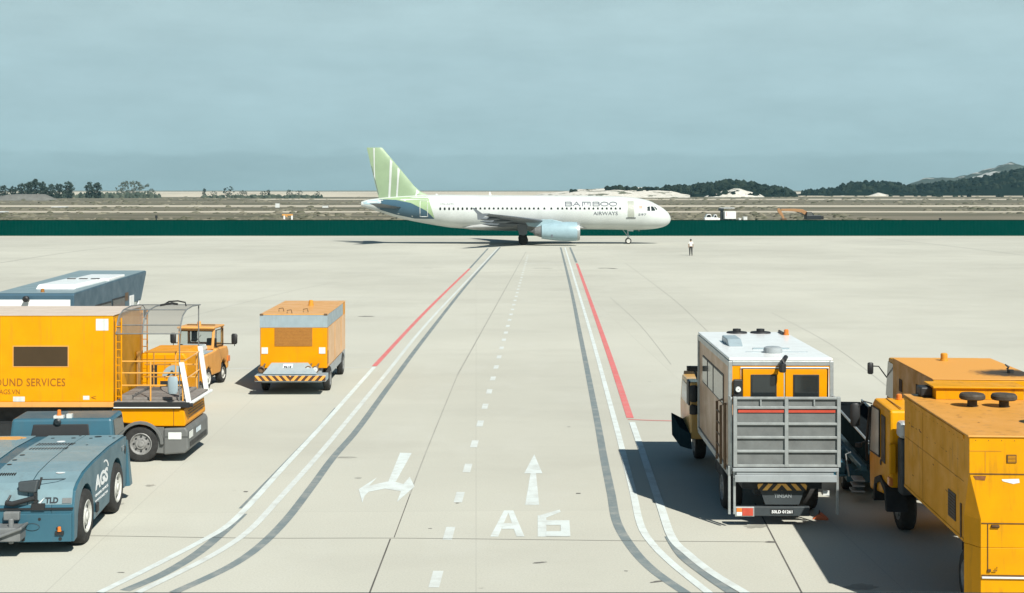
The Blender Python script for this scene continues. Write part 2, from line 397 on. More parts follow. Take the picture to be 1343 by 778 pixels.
# dashed centre line: one painted sheet per dash
for k in range(38):
    ya = 24.2 + 3.3*k; X = lambda y: -1.38 + .0249*(y-24.2)
    if ya > 150: break
    strip('centre_dash', [(X(ya),ya),(X(ya+1.05),ya+1.05)], .19, Z1, M['pw'])
def glyph(name, polys, ox, oy, s, mat='pw2', z=Z1):
    m = MB()
    for k, poly in enumerate(polys):
        pts = [G(ox+u/s, oy+v/s) for u,v in poly]
        m.add([(x,y,z+k*.0012) for x,y in pts], [tuple(range(len(pts)))])
    o = m.build(name, M[mat], fix=False)
    bm = bmesh.new(); bm.from_mesh(o.data)
    for f in bm.faces:
        if f.normal.z < 0: f.normal_flip()
    bm.to_mesh(o.data); bm.free(); return struct(o)
glyph('straight_arrow_marking', [[(950,362),(1015,362),(1000,214),(975,214)],[(945,216),(1030,216),(992,128)]], 420, 560, 3.534)
glyph('split_arrow_marking', [[(370,120),(424,122),(346,262),(312,262)],[(222,275),(310,254),(350,256),(388,266),(375,299),(300,287),(222,302)],
      [(178,290),(265,234),(224,276),(224,302),(206,320),(195,352)],[(415,232),(437,278),(355,350),(374,299),(386,266)]], 420, 560, 3.534)
glyph('letter_marking', [[(852,388),(876,388),(825,509),(788,509)],[(868,388),(895,388),(947,509),(910,509)],[(850,448),(890,448),(900,474),(842,474)]], 420, 560, 3.534)
glyph('digit_marking', [[(1008,411),(1048,411),(1048,509),(1008,509)],[(1008,413),(1110,384),(1115,395),(1046,422)],[(1046,434),(1155,434),(1156,456),(1046,456)],
      [(1114,454),(1156,454),(1160,509),(1114,509)],[(1046,485),(1116,485),(1116,509),(1046,509)]], 420, 560, 3.534)
line('white_line', [(688,345.4),(720,345.4),(749,346)], .22, Z1, 'pw', 2)
line('tyre_mark', [(700,352.2),(712,352),(724,352.6)], .45, Z1, 'joint_faint', 3); line('tyre_mark', [(785,352),(796,351.8),(808,352.6)], .55, Z1, 'joint', 3)
line('tyre_mark', [(556,351.5),(567,352)], .35, Z1, 'joint_faint', 3)
# slab joints that show
for px, w, mt in [([(60,703.5),(130,703),(330,706),(517,706),(700,708),(870,710),(1010,711)], .022, 'joint'), ([(484,780),(512,707)], .030, 'joint'), ([(517,705),(538,648)], .020, 'joint'), ([(538,648),(560,590),(600,492)], .035, 'joint_faint'),
               ([(600,492),(640,420),(690,330)], .06, 'joint_faint'), ([(1052,778.5),(1006,690),(990,660)], .03, 'joint'), ([(0,345),(114,328),(228,317.5)], .30, 'joint_faint'),
               ([(1150,312.5),(1230,321),(1343,335)], .30, 'joint_faint'), ([(800,390),(838,425),(880,478)], .035, 'joint_faint'), ([(1012,410),(1090,452),(1180,520)], .035, 'joint_faint'),
               ([(150,482.5),(300,483)], .04, 'joint_faint'), ([(930,437),(880,390),(820,345)], .045, 'joint_faint'), ([(560,360),(430,372),(238,418)], .06, 'joint_faint')]:
    line('slab_joint', px, w, Z1 if mt == 'joint' else .0025, mt, 4)
# small scuffs, drips and old stains on the slabs
M['stain'] = road_paint('old_stain', (.27,.265,.23), .95, (.43,.43,.37)); M['scuff'] = plain('rubber_scuff', (.15,.145,.13), .95, 0, .4, 3)
def blot(px, py, a, b_, mt, seed, tilt=0.0):
    rn = random.Random(seed); x, y = G(px, py); n = 18; pts = []
    for k in range(n):
        t = 2*math.pi*k/n; rr = rn.uniform(.7,1.15); u, v = a*rr*math.cos(t), b_*rr*math.sin(t)
        pts.append((x+u*math.cos(tilt)-v*math.sin(tilt), y+u*math.sin(tilt)+v*math.cos(tilt), .0018))
    m = MB(); m.add(pts, [tuple(range(n))]); struct(m.build('ground_stain', M[mt], fix=False))
for i, (px, py, a, b_, mt, t) in enumerate([(758.5,647.3,.07,.06,'scuff',0),(564,693.3,.05,.03,'scuff',.2),(708,738,.16,.05,'scuff',.3),(746,560,.05,.05,'scuff',0),(322,645,.06,.07,'scuff',.4),(160,661,.05,.1,'stain',.2),(197,637,.12,.12,'stain',0),
    (620,718,1.9,.16,'stain',.02),(770,720,.7,.12,'stain',.03),(470,627,.10,.10,'stain',0),(990,690,.28,.20,'stain',.2),(1010,711,.12,.08,'scuff',0),(862,763,.16,.05,'scuff',.4),(821,749,.04,.03,'scuff',0),(159,751,.08,.03,'scuff',0),(150,590,.3,.15,'stain',0),
    (690,570,2.6,.5,'stain',0),(455,600,.3,.15,'stain',0),(600,660,.05,.04,'scuff',0),(1130,770,.3,.2,'stain',0),(540,384,3,.9,'stain',0),(300,360,6,1.6,'stain',0),(420,330,9,2.5,'stain',0),(950,352,7,1.8,'stain',0),(1180,372,5,1.4,'stain',0),(160,338,9,2,'stain',0),(480,415,.5,.25,'scuff',0),(700,430,1.4,.8,'stain',0),(600,757,.9,.2,'stain',.1),(330,560,.8,.25,'stain',.3),(905,400,1.5,.6,'stain',0)]):
    if a < .6: blot(px, py, a, b_, mt, 100+i, t)
# dirt tracks and sand beyond the fence
sheet('dirt_track', -1500, 1500, 436, 466, .01, M['track']); sheet('dirt_track', -1500, 1500, 585, 655, .01, M['track'])
sheet('sand_flat', -3000, 1500, 1560, 9000, .05, M['sand']); sheet('dirt_track', -200, 1500, 1020, 1160, .02, M['track'])

# ------------------------------------------------------------------ hills and dunes
def hill_mat(name, green, sand, amt, sc, dark=(.022,.034,.022)):
    m, nt, b = new_mat(name); oc = N(nt, 'ShaderNodeTexCoord').outputs['Object']
    n1 = noise_(nt, sc, 7, oc, .62); n2 = noise_(nt, sc*6, 5, oc, .7)
    base = mixc(nt, ramp(nt, n2, [(.38,0),(.62,1)]), green, dark)
    base = mixc(nt, ramp(nt, n1, [(amt,0),(amt+.035,1)]), base, sand)
    nt.links.new(base, b.inputs['Base Color']); b.inputs['Roughness'].default_value = 1; b.inputs['Specular IOR Level'].default_value = 0
    return m
M['hill'] = hill_mat('dark_wooded_hill', (.008,.014,.010), (.48,.47,.42), .70, .012, (.008,.014,.011))
M['mountain'] = hill_mat('bare_mountain', (.085,.10,.085), (.36,.37,.35), .555, .008, (.045,.06,.052))
M['dune'] = hill_mat('white_dune', (.60,.58,.52), (.12,.125,.09), .55, .05, (.46,.43,.37))
def interp(prof, x):
    if x <= prof[0][0]: return prof[0][1]
    for (a, u), (b, v) in zip(prof, prof[1:]):
        if x <= b:
            t = (x-a)/(b-a); return u+(v-u)*t
    return prof[-1][1]
HILL_PTS = []
def hill(name, prof, Y, depth, mat, amp, nx=110, ny=16, seed=0, veg=0):
    m = MB(); x0, x1 = prof[0][0], prof[-1][0]
    vs = []
    for j in range(ny+1):
        t = -1+2*j/ny
        for i in range(nx+1):
            px = x0+(x1-x0)*i/nx; X = (px-CX)/F_PX*Y; y = Y+t*depth
            top = CAM_H-(interp(prof, px)-HY)*Y/F_PX
            sh = max(0, 1-t*t)**.75
            edge = min(1, i/5, (nx-i)/5)
            z = -.5+(top+.5)*sh + amp*sh*edge*(mnoise.fractal(Vector((X*.02+seed, y*.02, 0)), 1.0, 2.0, 5))
            vs.append((X*y/Y, y, max(-.5, z)))
            if veg and random.random() < veg and t < .35 and z > 1.5: HILL_PTS.append((X*y/Y, y, z))
    m.add(vs, [(j*(nx+1)+i, j*(nx+1)+i+1, (j+1)*(nx+1)+i+1, (j+1)*(nx+1)+i) for j in range(ny) for i in range(nx)])
    return struct(m.build(name, M[mat], smooth=True, angle=80))
hill('mountain', [(1150,252),(1180,246),(1200,240),(1215,236.5),(1250,234),(1275,229),(1290,226),(1310,219.5),(1327,214.5),(1343,217),(1400,214),(1500,230),(1600,251)], 3400, 500, 'mountain', 9, seed=3)
hill('hills', [(1030,258),(1060,254),(1090,250),(1110,244.5),(1140,241),(1160,243),(1185,247),(1210,244.5),(1240,242),(1280,237),(1310,231),(1343,223),(1400,216),(1500,235),(1600,254)], 2100, 300, 'hill', 4, 150, 16, 7, .5)
hill('hills', [(862,252),(880,249),(905,247.5),(930,245),(950,242),(965,241),(985,244.5),(1000,247),(1025,250.5),(1042,256)], 1650, 160, 'hill', 3, 90, 14, 12, .55)
hill('dunes', [(700,256),(735,253.5),(760,249.5),(785,247.5),(815,247),(850,248),(880,250),(905,256)], 1450, 110, 'dune', 3.2, 120, 16, 21)
hill('dunes', [(922,259),(932,256.5),(943,254.5),(947,251),(955,250.2),(962,247.5),(970,247.8),(978,251),(988,254),(996,256),(1004,259)], 1480, 40, 'dune', 2.2, 70, 12, 31)
hill('dunes', [(1085,259.5),(1105,256.5),(1130,259.5)], 1800, 30, 'dune', .6, 24, 6, 41); hill('dunes', [(1135,258),(1152,252.5),(1170,257)], 1795, 34, 'dune', .8, 24, 6, 51)
hill('dunes', [(-80,255),(40,256),(120,255.5),(200,254),(330,253.4),(480,253),(620,252.6),(720,253),(760,256)], 1540, 60, 'track', .5, 90, 6, 61)
M['gravel'] = plain('grey_gravel', (.17,.17,.155), 1, 0, .3, .3, 0)
hill('gravel_mound', [(-20,262),(10,255.5),(30,254.3),(60,254.5),(76,262)], 980, 16, 'gravel', .5, 40, 8, 71)

# vegetation stuff
def leaf_mat(name, a, b_):
    m, nt, b = new_mat(name); gi = N(nt, 'ShaderNodeNewGeometry')
    base = mixc(nt, ramp(nt, gi.outputs['Random Per Island'], [(0,0),(1,1)]), a, b_)
    nt.links.new(base, b.inputs['Base Color']); b.inputs['Roughness'].default_value = .95; b.inputs['Specular IOR Level'].default_value = .05
    return m
M['leaf_far'] = leaf_mat('dark_foliage', (.002,.006,.005), (.022,.031,.021))
M['scrub_green'] = leaf_mat('green_scrub', (.030,.045,.036), (.085,.10,.075))
M['scrub'] = leaf_mat('dry_scrub', (.085,.088,.058), (.20,.185,.14))
def clump(m, x, y, z, r, h, n=7):
    a0 = random.random()*6; ring = []; mid = []
    for i in range(n):
        a = a0+2*math.pi*i/n; k = r*random.uniform(.75,1.2)
        ring.append((x+k*math.cos(a), y+k*math.sin(a), z)); k *= random.uniform(.6,.95)
        mid.append((x+k*math.cos(a+.3), y+k*math.sin(a+.3), z+h*random.uniform(.45,.8)))
    vs = ring+mid+[(x+random.uniform(-.3,.3)*r, y, z+h)]
    m.add(vs, [(i,(i+1)%n,n+(i+1)%n,n+i) for i in range(n)]+[(n+i,n+(i+1)%n,2*n) for i in range(n)])
m = MB()
for x, y, z in HILL_PTS:
    r = random.uniform(2.5,6.5); clump(m, x, y, z-1.0, r, random.uniform(2.5,8))
for px, py, Y, n, w in ((811,246.5,1390,46,16),(850,247.5,1420,16,18),(876,249,1420,12,10),(760,250.5,1420,5,12),(835,250,1390,5,30),(955,252,1452,8,14),(940,256,1452,8,10),(985,255.5,1452,8,12),(902,251.5,1500,6,8),(1030,257.5,1500,12,16),(1065,258,1700,14,24),(1290,257,1500,10,60),(1180,258,1600,16,60)):
    for k in range(n):
        x, y, z = P(px+random.uniform(-w,w), py+random.uniform(-1,1.6), Y); clump(m, x, y+random.uniform(-4,8), z-1.5, random.uniform(2,4.5), random.uniform(2,4.5))
struct(m.build('hillside_forest', M['leaf_far'], fix=False), 'stuff')
m = MB()
for k in range(6500):
    v = random.random(); y = 1/(1/222+(1/1500-1/222)*v); x = random.uniform(-.44,.44)*y
    if 432 < y < 470 or 580 < y < 660: continue
    s = random.uniform(.25,.8)*(1+y/700)
    if mnoise.noise(Vector((x*.012, y*.012, 5))) < -.15: continue
    clump(m, x, y, -.05, s*1.2, s*random.uniform(.3,.65), 6)
struct(m.build('scrub', M['scrub'], fix=False), 'stuff')

m = MB()
for k in range(330):
    px = random.choice([random.uniform(-5,102), random.uniform(110,205), random.uniform(262,420)]); x, y, z = P(px, 254.5, 1270)
    clump(m, x, 1270+random.uniform(-15,40), -.5, random.uniform(1.5,3.5), random.uniform(2.2,6.5) if px < 210 else random.uniform(2.5,4.2), 7)
struct(m.build('undergrowth', M['scrub_green'], fix=False), 'stuff')
# ------------------------------------------------------------------ trees on the far side of the field
M['leaf'] = leaf_mat('tree_leaves', (.026,.042,.036), (.058,.078,.060)); M['leaf_pale'] = leaf_mat('pale_tree_leaves', (.085,.105,.085), (.14,.155,.12))  # distance haze mixed into the leaf colours as grey teal and paler tones
M['bark'] = plain('bark', (.09,.075,.06), .95)
def tree(name, label, h, cw, loc, mat, shape, seed, ncl=70, group='trees across the airfield'):
    rnd = random.Random(seed)
    root = thing(name, label, 'tree', loc, 0, group)
    t = MB(); t.tube([(0,0,-.3),(.1,0,h*.3),(-.1,.1,h*.6),(0,0,h*.86)], [h*.022,h*.017,h*.011,h*.004], 7)
    for k in range(5):
        a = rnd.random()*6.3; z = h*rnd.uniform(.25,.6); e = cw*.36
        t.tube([(0,0,z),(e*.5*math.cos(a),e*.5*math.sin(a),z+h*.10),(e*math.cos(a),e*math.sin(a),z+h*.22)], [h*.009,h*.006,h*.003], 5)
    t.build('trunk', M['bark'], root)
    c = MB()
    for k in range(ncl):
        u = rnd.random()**1.15; zz = h*(.06+.90*u)
        wmax = cw*.5*shape(u); a = rnd.random()*6.3; rr = wmax*math.sqrt(rnd.random())
        cx, cy = rr*math.cos(a), rr*math.sin(a); cr = h*rnd.uniform(.06,.11)
        for q in range(34):
            d = Vector((rnd.gauss(0,1), rnd.gauss(0,1), rnd.gauss(0,.8))); d = d.normalized()*cr*rnd.random()**.5
            p = Vector((cx,cy,zz))+d; s = h*rnd.uniform(.02,.045)
            n1 = Vector((rnd.gauss(0,1),rnd.gauss(0,1),rnd.gauss(0,1))).normalized(); n2 = n1.orthogonal().normalized(); n3 = n1.cross(n2)
            c.add([p-n2*s, p-n3*s*.6, p+n2*s, p+n3*s*.6], [(0,1,2,3)])
    c.build('crown', M[mat], root, fix=False)
    return root
shp_t = lambda u: (.55+.75*u if u < .45 else .9*math.sqrt(max(0,1-((u-.45)/.56)**2))+.05)
shp_w = lambda u: math.sqrt(max(0,1-((u-.42)/.62)**2))
def tree_px(name, label, px, top, wpx, Y, mat, shape, seed, **kw):
    h = CAM_H-(top-HY)*Y/F_PX; cw = wpx*Y/F_PX
    return tree(name, label, h, cw, ((px-CX)/F_PX*Y, Y, 0), mat, shape, seed, **kw)
left_trees = [(4,243,16,'short dark tree at the very left edge of the far tree line'),(17,244,12,'low tree just right of the leftmost tree in the line'),(28,241,14,'ragged dark tree left of the tallest trees in the left line'),
  (38,238.5,13,'tall thin tree left of the tallest tree in the left line'),(46,235.5,14,'tallest ragged tree of the left tree line'),(56,238.5,14,'dark bushy tree just right of the tallest tree'),(67,241.5,13,'slightly lower tree in the middle of the left line'),
  (77,241,14,'bushy tree second from the right end of the left line'),(89,238.5,16,'tall dark tree ending the left line on the right')]
for i, (px, top, w, lb) in enumerate(left_trees): tree_px('casuarina_tree', lb, px, top, w, 1200+12*(i%3), 'leaf', shp_t, 40+i, ncl=80)
tree_px('casuarina_tree', 'left of a close pair of upright trees standing apart', 117, 239, 14, 1230, 'leaf', shp_t, 61); tree_px('casuarina_tree', 'right of a close pair of upright trees standing apart', 128, 239.5, 13, 1238, 'leaf', shp_t, 62)
tree_px('broad_tree', 'wide pale grey green dome shaped tree behind the field', 173, 237.5, 50, 1480, 'leaf_pale', shp_w, 63, ncl=110)
tree_px('broad_tree', 'small pale tree touching the right of the dome tree', 198, 247.5, 12, 1490, 'leaf_pale', shp_w, 64)
for i, (px, top, w, lb) in enumerate([(280,250.5,14,'low wide shrub left of the pointed shrub'),(300,244.5,14,'pointed shrub with a taller top mid left of the horizon'),(318,249.5,14,'rounded shrub right of the pointed shrub'),
    (268,247.5,5,'thin lone sapling left of the shrubs'),(345,250.5,9,'small lone shrub between two shrub groups'),(352,249,6,'thin shrub right beside the small lone shrub'),(380,249,11,'left bush of the low hedge like pair'),(392,249.5,11,'right bush of the low hedge like pair'),(416,251,8,'tiny shrub nearest the airliner tail on the horizon')]):
    tree_px('shrub', lb, px, top, w, 1460, 'leaf', shp_w, 80+i, ncl=44, group='shrubs on the left horizon')
# ------------------------------------------------------------------ airliner (local x forward, y away, z up; near side is -y)
M['air_white'] = paint('airliner_white', (.54,.57,.55), .4, .1, .05, .5, (.36,.36,.34))
M['air_green'] = paint('tail_green', (.255,.345,.215), .5, 0, .04, .5)
M['air_green2'] = paint('tail_light_green', (.29,.40,.225), .5, 0, .04, .5)
M['air_blue'] = paint('tail_blue', (.05,.105,.145), .4, .2, .04, .5)
M['air_pale'] = paint('tail_pale_blue', (.36,.49,.53), .4, .2, .04, .5)
M['nacelle'] = paint('nacelle_pale_blue', (.285,.405,.45), .4, .2, .08, 1.2)  # reflected sky on the cowling put into its base blue
M['wing'] = plain('wing_grey', (.135,.155,.172), .45, .1, .15, .6)
M['flag_red'] = plain('faded_flag_red', (.48,.20,.13), .5); M['letterfaint'] = plain('faint_lettering', (.27,.29,.30), .5)
M['belly'] = paint('belly_grey', (.42,.43,.42), .4, .3, .3, 1)
def build_airliner():
    root = thing('airliner', 'white twin engine airliner with a green striped tail, parked side on across the apron', 'airplane', (0,180,0))
    tx = lambda px: (px-CX)/10.0
    tz = lambda py: CAM_H-(py-HY)/10.0
    ST = [(474,264.6,270.8,.28),(481,262.2,272.9,.5),(500,259.6,279,.9),(522,257.6,285.8,1.35),(545,256.2,290.8,1.75),(567,255.5,294.8,2.02),(596,255.4,299,2.13),(640,255.9,300.6,2.15),
          (760,256.6,300.8,2.15),(803,257.2,301.2,2.15),(821,258.1,301.6,2.13),(838.7,260.2,301.6,2.03),(852,263.6,300.8,1.84),(860,267.6,299.9,1.62),(868,272.2,298.2,1.28),(874.4,277.3,295.6,.86),(878,281.8,292.4,.48),(879.6,286.2,288.8,.10)]
    def stn(x):
        px = x*10+CX
        if px <= ST[0][0]: return tz(ST[0][1]), tz(ST[0][2]), ST[0][3]
        for i in range(len(ST)-1):
            if px <= ST[i+1][0]:
                a, b = ST[i], ST[i+1]; t = (px-a[0])/(b[0]-a[0])
                p0, p3 = ST[max(i-1,0)], ST[min(i+2,len(ST)-1)]
                out = []
                for k in (1,2,3):
                    m1 = (b[k]-p0[k])/(b[0]-p0[0])*(b[0]-a[0]); m2 = (p3[k]-a[k])/(p3[0]-a[0])*(b[0]-a[0])
                    h = a[k]*(2*t**3-3*t*t+1)+m1*(t**3-2*t*t+t)+b[k]*(-2*t**3+3*t*t)+m2*(t**3-t*t)
                    out.append(h)
                return tz(out[0]), tz(out[1]), out[2]
        return tz(ST[-1][1]), tz(ST[-1][2]), ST[-1][3]
    def ysurf(x, z, off=.012):
        t, b, w = stn(x); zc, h = (t+b)/2, (t-b)/2
        return -w*math.sqrt(max(.0, 1-((z-zc)/h)**2))-off
    xs = [tx(474)+(tx(879.6)-tx(474))*(1-(1-i/84)**1.0) for i in range(85)]
    xs += [tx(v) for v in (862,866,870,873,875.5,877,878.5,879.2)]; xs = sorted(set(xs))
    fm = MB(); rings = []
    for x in xs:
        t, b, w = stn(x); zc, h = (t+b)/2, (t-b)/2
        rings.append([(x, w*math.cos(2*math.pi*k/40), zc+h*math.sin(2*math.pi*k/40)) for k in range(40)])
    fm.loft(rings); fm.build('fuselage', M['air_white'], root, smooth=True, angle=60)
    def patch(name, poly, mat, surf, step=.35, off=.012, parent=None, inp='px'):
        pts = [(tx(x), tz(y)) for x, y in poly] if inp == 'px' else list(poly)
        dense = []
        for (a, b) in zip(pts, pts[1:]+pts[:1]):
            n = max(1, int(math.hypot(b[0]-a[0], b[1]-a[1])/step))
            dense += [(a[0]+(b[0]-a[0])*k/n, a[1]+(b[1]-a[1])*k/n) for k in range(n)]
        nb = len(dense); x0, x1 = min(p[0] for p in pts), max(p[0] for p in pts); z0, z1 = min(p[1] for p in pts), max(p[1] for p in pts)
        inn = []; x = x0+step*.5
        while x < x1:
            z = z0+step*.5
            while z < z1: inn.append((x,z)); z += step
            x += step
        vs, es, fs, *_ = delaunay_2d_cdt([Vector(p) for p in dense+inn], [(i,(i+1)%nb) for i in range(nb)], [list(range(nb))], 1, 1e-5)
        m = MB(); m.add([(v.x, surf(v.x, v.y, off), v.y) for v in vs], [tuple(f) for f in fs])
        return m.build(name, M[mat], parent or root, smooth=True, angle=60)
    # tail livery on the rear fuselage
    patch('green_livery', [(497,261),(520,259),(545,257.8),(562,257.4),(566,270),(571,286.5),(560,276),(540,266),(520,262)], 'air_green2', ysurf, off=.015)
    patch('blue_livery', [(497,261.2),(520,262.2),(540,266.2),(560,276.2),(570.8,287),(545,286.6),(520,281.5),(500,275.5),(492,270),(501,266)], 'air_blue', ysurf, off=.02)
    patch('pale_livery', [(476,265.4),(485,263),(496,261.6),(500,266),(490,268.5),(478,268)], 'air_pale', ysurf, off=.016)
    # cabin windows, doors, cockpit
    wpx = [578.5+5.78*k for k in range(23)]+[713.5,722.5]+[731+5.76*k for k in range(15)]
    w0 = None
    for px in wpx:
        if px > 815: continue
        x, z = tx(px), tz(273.7)
        if w0 is None:
            wm = MB()
            ring = [(.125*math.copysign(abs(math.cos(a))**.7, math.cos(a)), .19*math.copysign(abs(math.sin(a))**.7, math.sin(a))) for a in [2*math.pi*k/14 for k in range(14)]]
            wm.prism(ring, 'y', -.012, .10); w0 = wm.build('window', M['glass'], root); o = w0
        else:
            o = w0.copy(); COL.objects.link(o); o.parent = root
        o.location = (x, ysurf(x, z, 0)-.004, z)
    def door(x0, x1, y0, y1, mat):
        d = patch('door', [(x0,y0),(x1,y0),(x1,y1),(x0,y1)], mat, ysurf, .3, .022); return d
    M['door_grey'] = plain('door_grey', (.33,.35,.30), .5, 0, .1); d = door(821.5,830,263.6,284.6,'door_grey')
    patch('door_sill', [(819.6,284.9),(832,284.9),(832,286.2),(819.6,286.2)], 'midgrey', ysurf, .3, .06, d)
    fr = MB(); c = [(552,263.5),(562,263.5),(562,284),(552,284)]
    pp = []
    for a, b in zip(c, c[1:]+c[:1]): pp += [(a[0]+(b[0]-a[0])*k/4, a[1]+(b[1]-a[1])*k/4) for k in range(4)]
    pp.append(pp[0]); fr.tube([(tx(x), ysurf(tx(x), tz(y), .02), tz(y)) for x, y in pp], .045, 4); fr.build('door', M['offwhite'], root)
    for poly in ([(847.3,271),(850.8,270.6),(851.0,276.4),(847.2,276.2)],[(852.2,270.6),(855.2,270.8),(858.0,275.3),(857.4,276.2),(852.6,276.4)],[(856.2,270.9),(857.8,271.2),(861.2,274.4),(859.3,275.2)]):
        patch('cockpit_window', poly, 'glass', ysurf, .15, .02)
    patch('flag', [(836.5,270),(841,270),(841,273.4),(836.5,273.4)], 'flag_red', ysurf, .3, .02)
    # writing
    def wrap(body, x0, y0, x1, y1, mat, bold=0, me=None):
        """lettering cut into bands and laid on the fuselage skin"""
        w, h = (x1-x0)/10, (y1-y0)/10
        me = fit_text(me or text_mesh(body, 1, 1, bold), w, h)
        bm = bmesh.new(); bm.from_mesh(me)
        for k in range(1, 6):
            g = bm.verts[:]+bm.edges[:]+bm.faces[:]
            bmesh.ops.bisect_plane(bm, geom=g, plane_co=(0,h*k/6,0), plane_no=(0,1,0))
        for v in bm.verts:
            x, z = tx(x0)+v.co.x, tz(y1)+v.co.y; v.co = Vector((x, ysurf(x, z, .03 if v.co.z > 0 else .012), z))
        bm.to_mesh(me); bm.free(); me.materials.clear(); me.materials.append(M[mat])
        o = bpy.data.objects.new('lettering', me); COL.objects.link(o); o.parent = root; return o
    def strokes(lines, th):
        m = MB()
        for ln in lines:
            for (a, b) in zip(ln, ln[1:]):
                d = Vector((b[0]-a[0], b[1]-a[1])).normalized(); s = Vector((-d.y,d.x))*th/2; e = d*th*.45
                q = [Vector(a)-e+s, Vector(a)-e-s, Vector(b)+e-s, Vector(b)+e+s]
                m.add([(p.x,p.y,.001) for p in q], [(0,1,2,3)])
        me = bpy.data.meshes.new('lettering'); me.from_pydata(m.v, [], m.f); return me
    def arc(cx, cy, rx, ry, a0, a1, n=10): return [(cx+rx*math.cos(R(a0+(a1-a0)*k/n)), cy+ry*math.sin(R(a0+(a1-a0)*k/n))) for k in range(n+1)]
    B = lambda x: [[(x,0),(x,6),(x+6.2,6)]+arc(x+6.2,4.6,2,1.4,90,-90,6)+[(x,3.2)], [(x+6.2,3.2)]+arc(x+6.6,1.6,2.1,1.6,90,-90,6)+[(x,0)]]
    O = lambda x: [arc(x+5,3,5,3,0,360,20)]
    L = B(0)+[[(10.6,0),(15.2,6),(19.8,0)],[(12.4,2),(18,2)]]+[[(23.6,0),(23.6,6),(34,6),(34,0)],[(26.4,2.6),(26.4,4.2)],[(31,2.6),(31,4.2)]]+B(38)+O(48.6)+O(60.6)
    wrap('', 740.2, 264.2, 808.4, 270.6, 'lettergrey', me=strokes(L, 1.5))
    wrap('AIRWAYS', 777, 277.3, 808.6, 281.8, 'lettergrey')
    wrap('VN-A595', 578, 266, 596, 268.6, 'letterfaint'); wrap('597', 835.4, 279.8, 846, 282.4, 'lettergrey')
    # fin
    FZ = [(262,570,497.5,.30),(255.6,561,495.6,.30),(253.2,555,495.0,.28),(250.6,550.5,494.3,.27),(243.8,543,492.6,.25),(219,522.6,486.8,.2),(194.6,502,481.2,.13),(193.6,500.5,481.0,.08)]
    prof = [(0,0),(.06,.55),(.2,.95),(.4,1),(.7,.6),(1,.06)]
    def finw(u):
        for (a, f), (b, g) in zip(prof, prof[1:]):
            if u <= b: return f+(g-f)*(u-a)/(b-a)
        return .05
    fn = MB(); rings = []
    for y, le, te, t in FZ:
        xl, xt = tx(le), tx(te)
        rings.append([(xl+(xt-xl)*u, -t*finw(u), tz(y)) for u, _ in prof]+[(xl+(xt-xl)*u, t*finw(u), tz(y)) for u, _ in reversed(prof)])
    fn.loft(rings); fin = fn.build('fin', M['air_green'], root, smooth=True, angle=40)
    def finy(x, z, off=.01):
        y = HY+(CAM_H-z)*10
        le = interp([(a[0],a[1]) for a in reversed(FZ)], y); te = interp([(a[0],a[2]) for a in reversed(FZ)], y); t = interp([(a[0],a[3]) for a in reversed(FZ)], y)
        u = (tx(le)-x)/(tx(le)-tx(te)); return -t*finw(min(1,max(0,u)))-off
    for poly in ([(489.6,194.4),(491.7,194.4),(491.6,222),(492.2,236.5),(490.6,231)], [(511.6,208.8),(514.8,212),(513.2,240),(512.0,259.6),(509.2,259.4),(510.4,240)],
                 [(521.6,219.6),(524.4,223),(523,240),(521.6,260.6),(519.4,260.4),(520.8,240)], [(546.5,248.6),(550,252),(547,258),(543.6,260),(545.4,254)]):
        patch('fin_stripe', poly, 'air_white', finy, .4, .03, fin)
    hm = MB(); hm.add([(tx(x), finy(tx(x), tz(y), .022), tz(y)) for x, y in [(496,255),(487,218),(487.7,218),(496.8,255)]], [(0,1,2,3)]); hm.build('rudder_hinge', M['lettergrey'], fin)
    # tailplanes
    for s in (-1, 1):
        t = MB(); rings = []
        for yy, le, te, z, th in ((.9,530,497,4.75,.30),(6.2,505,490.5,5.35,.12)):
            a, b = tx(le), tx(te)
            rings.append([(a,s*yy,z),(a-(a-b)*.3,s*yy,z+th/2),(b,s*yy,z+.02),(a-(a-b)*.3,s*yy,z-th/2)])
        t.loft(rings); t.build('tailplane', M['wing'] if s < 0 else M['air_white'], root, smooth=True, angle=30)
    a = MB(); a.tube([(tx(476),0,tz(267.6)),(tx(473.6),0,tz(267.8))], [.3,.22], 10); a.build('exhaust_outlet', M['midgrey'], root)
    # wings with fences, fairings, engines
    def wing(s):
        w = MB(); rings = []
        for yy, le, te, z, th in ((1.2,7.4,-1.6,2.55,.95),(2.3,6.2,-1.6,2.7,.85),(6.2,3.9,-1.5,3.15,.55),(12,.4,-2.6,3.75,.32),(17.0,-2.7,-4.1,4.22,.13)):
            c = le-te
            sec = [(0,0),(.04,.32),(.2,.5),(.45,.45),(.75,.2),(1,.02)]
            rings.append([(le-c*u, s*yy, z-.12*u*th+th*v) for u, v in sec]+[(le-c*u, s*yy, z-.12*u*th-th*v*.75) for u, v in reversed(sec[1:])])
        w.loft(rings); o = w.build('wing', M['wing'], root, smooth=True, angle=40)
        f = MB(); f.add([(-2.6,s*17.05,4.3),(-3.5,s*17.1,4.25),(-4.5,s*17.1,4.95),(-4.75,s*17.1,4.95),(-4.15,s*17.1,4.2),(-4.1,s*17.1,3.55),(-3.9,s*17.1,3.5)], [(0,1,2,3,4),(0,4,5,6)])
        f.build('wingtip_fence', M['wing'], o, fix=False).modifiers.new('Solidify','SOLIDIFY').thickness = .05
        for yy, x1, x2, z, r in ((12.6,-1.2,-4.2,3.55,.22),(9.2,.2,-4.0,3.15,.28),(5.6,1.2,-3.8,2.72,.34)):
            q = MB(); q.lathe([(.02,x1-x1),(r*.8,-(x1-x2)*.25),(r,-(x1-x2)*.5),(r*.7,-(x1-x2)*.8),(.02,x2-x1)], (x1,s*yy,z), 'x', 12, caps=False); q.build('flap_fairing', M['wing'], o, smooth=True)
        ex, ey, ez = 8.55, s*6.0, 1.82
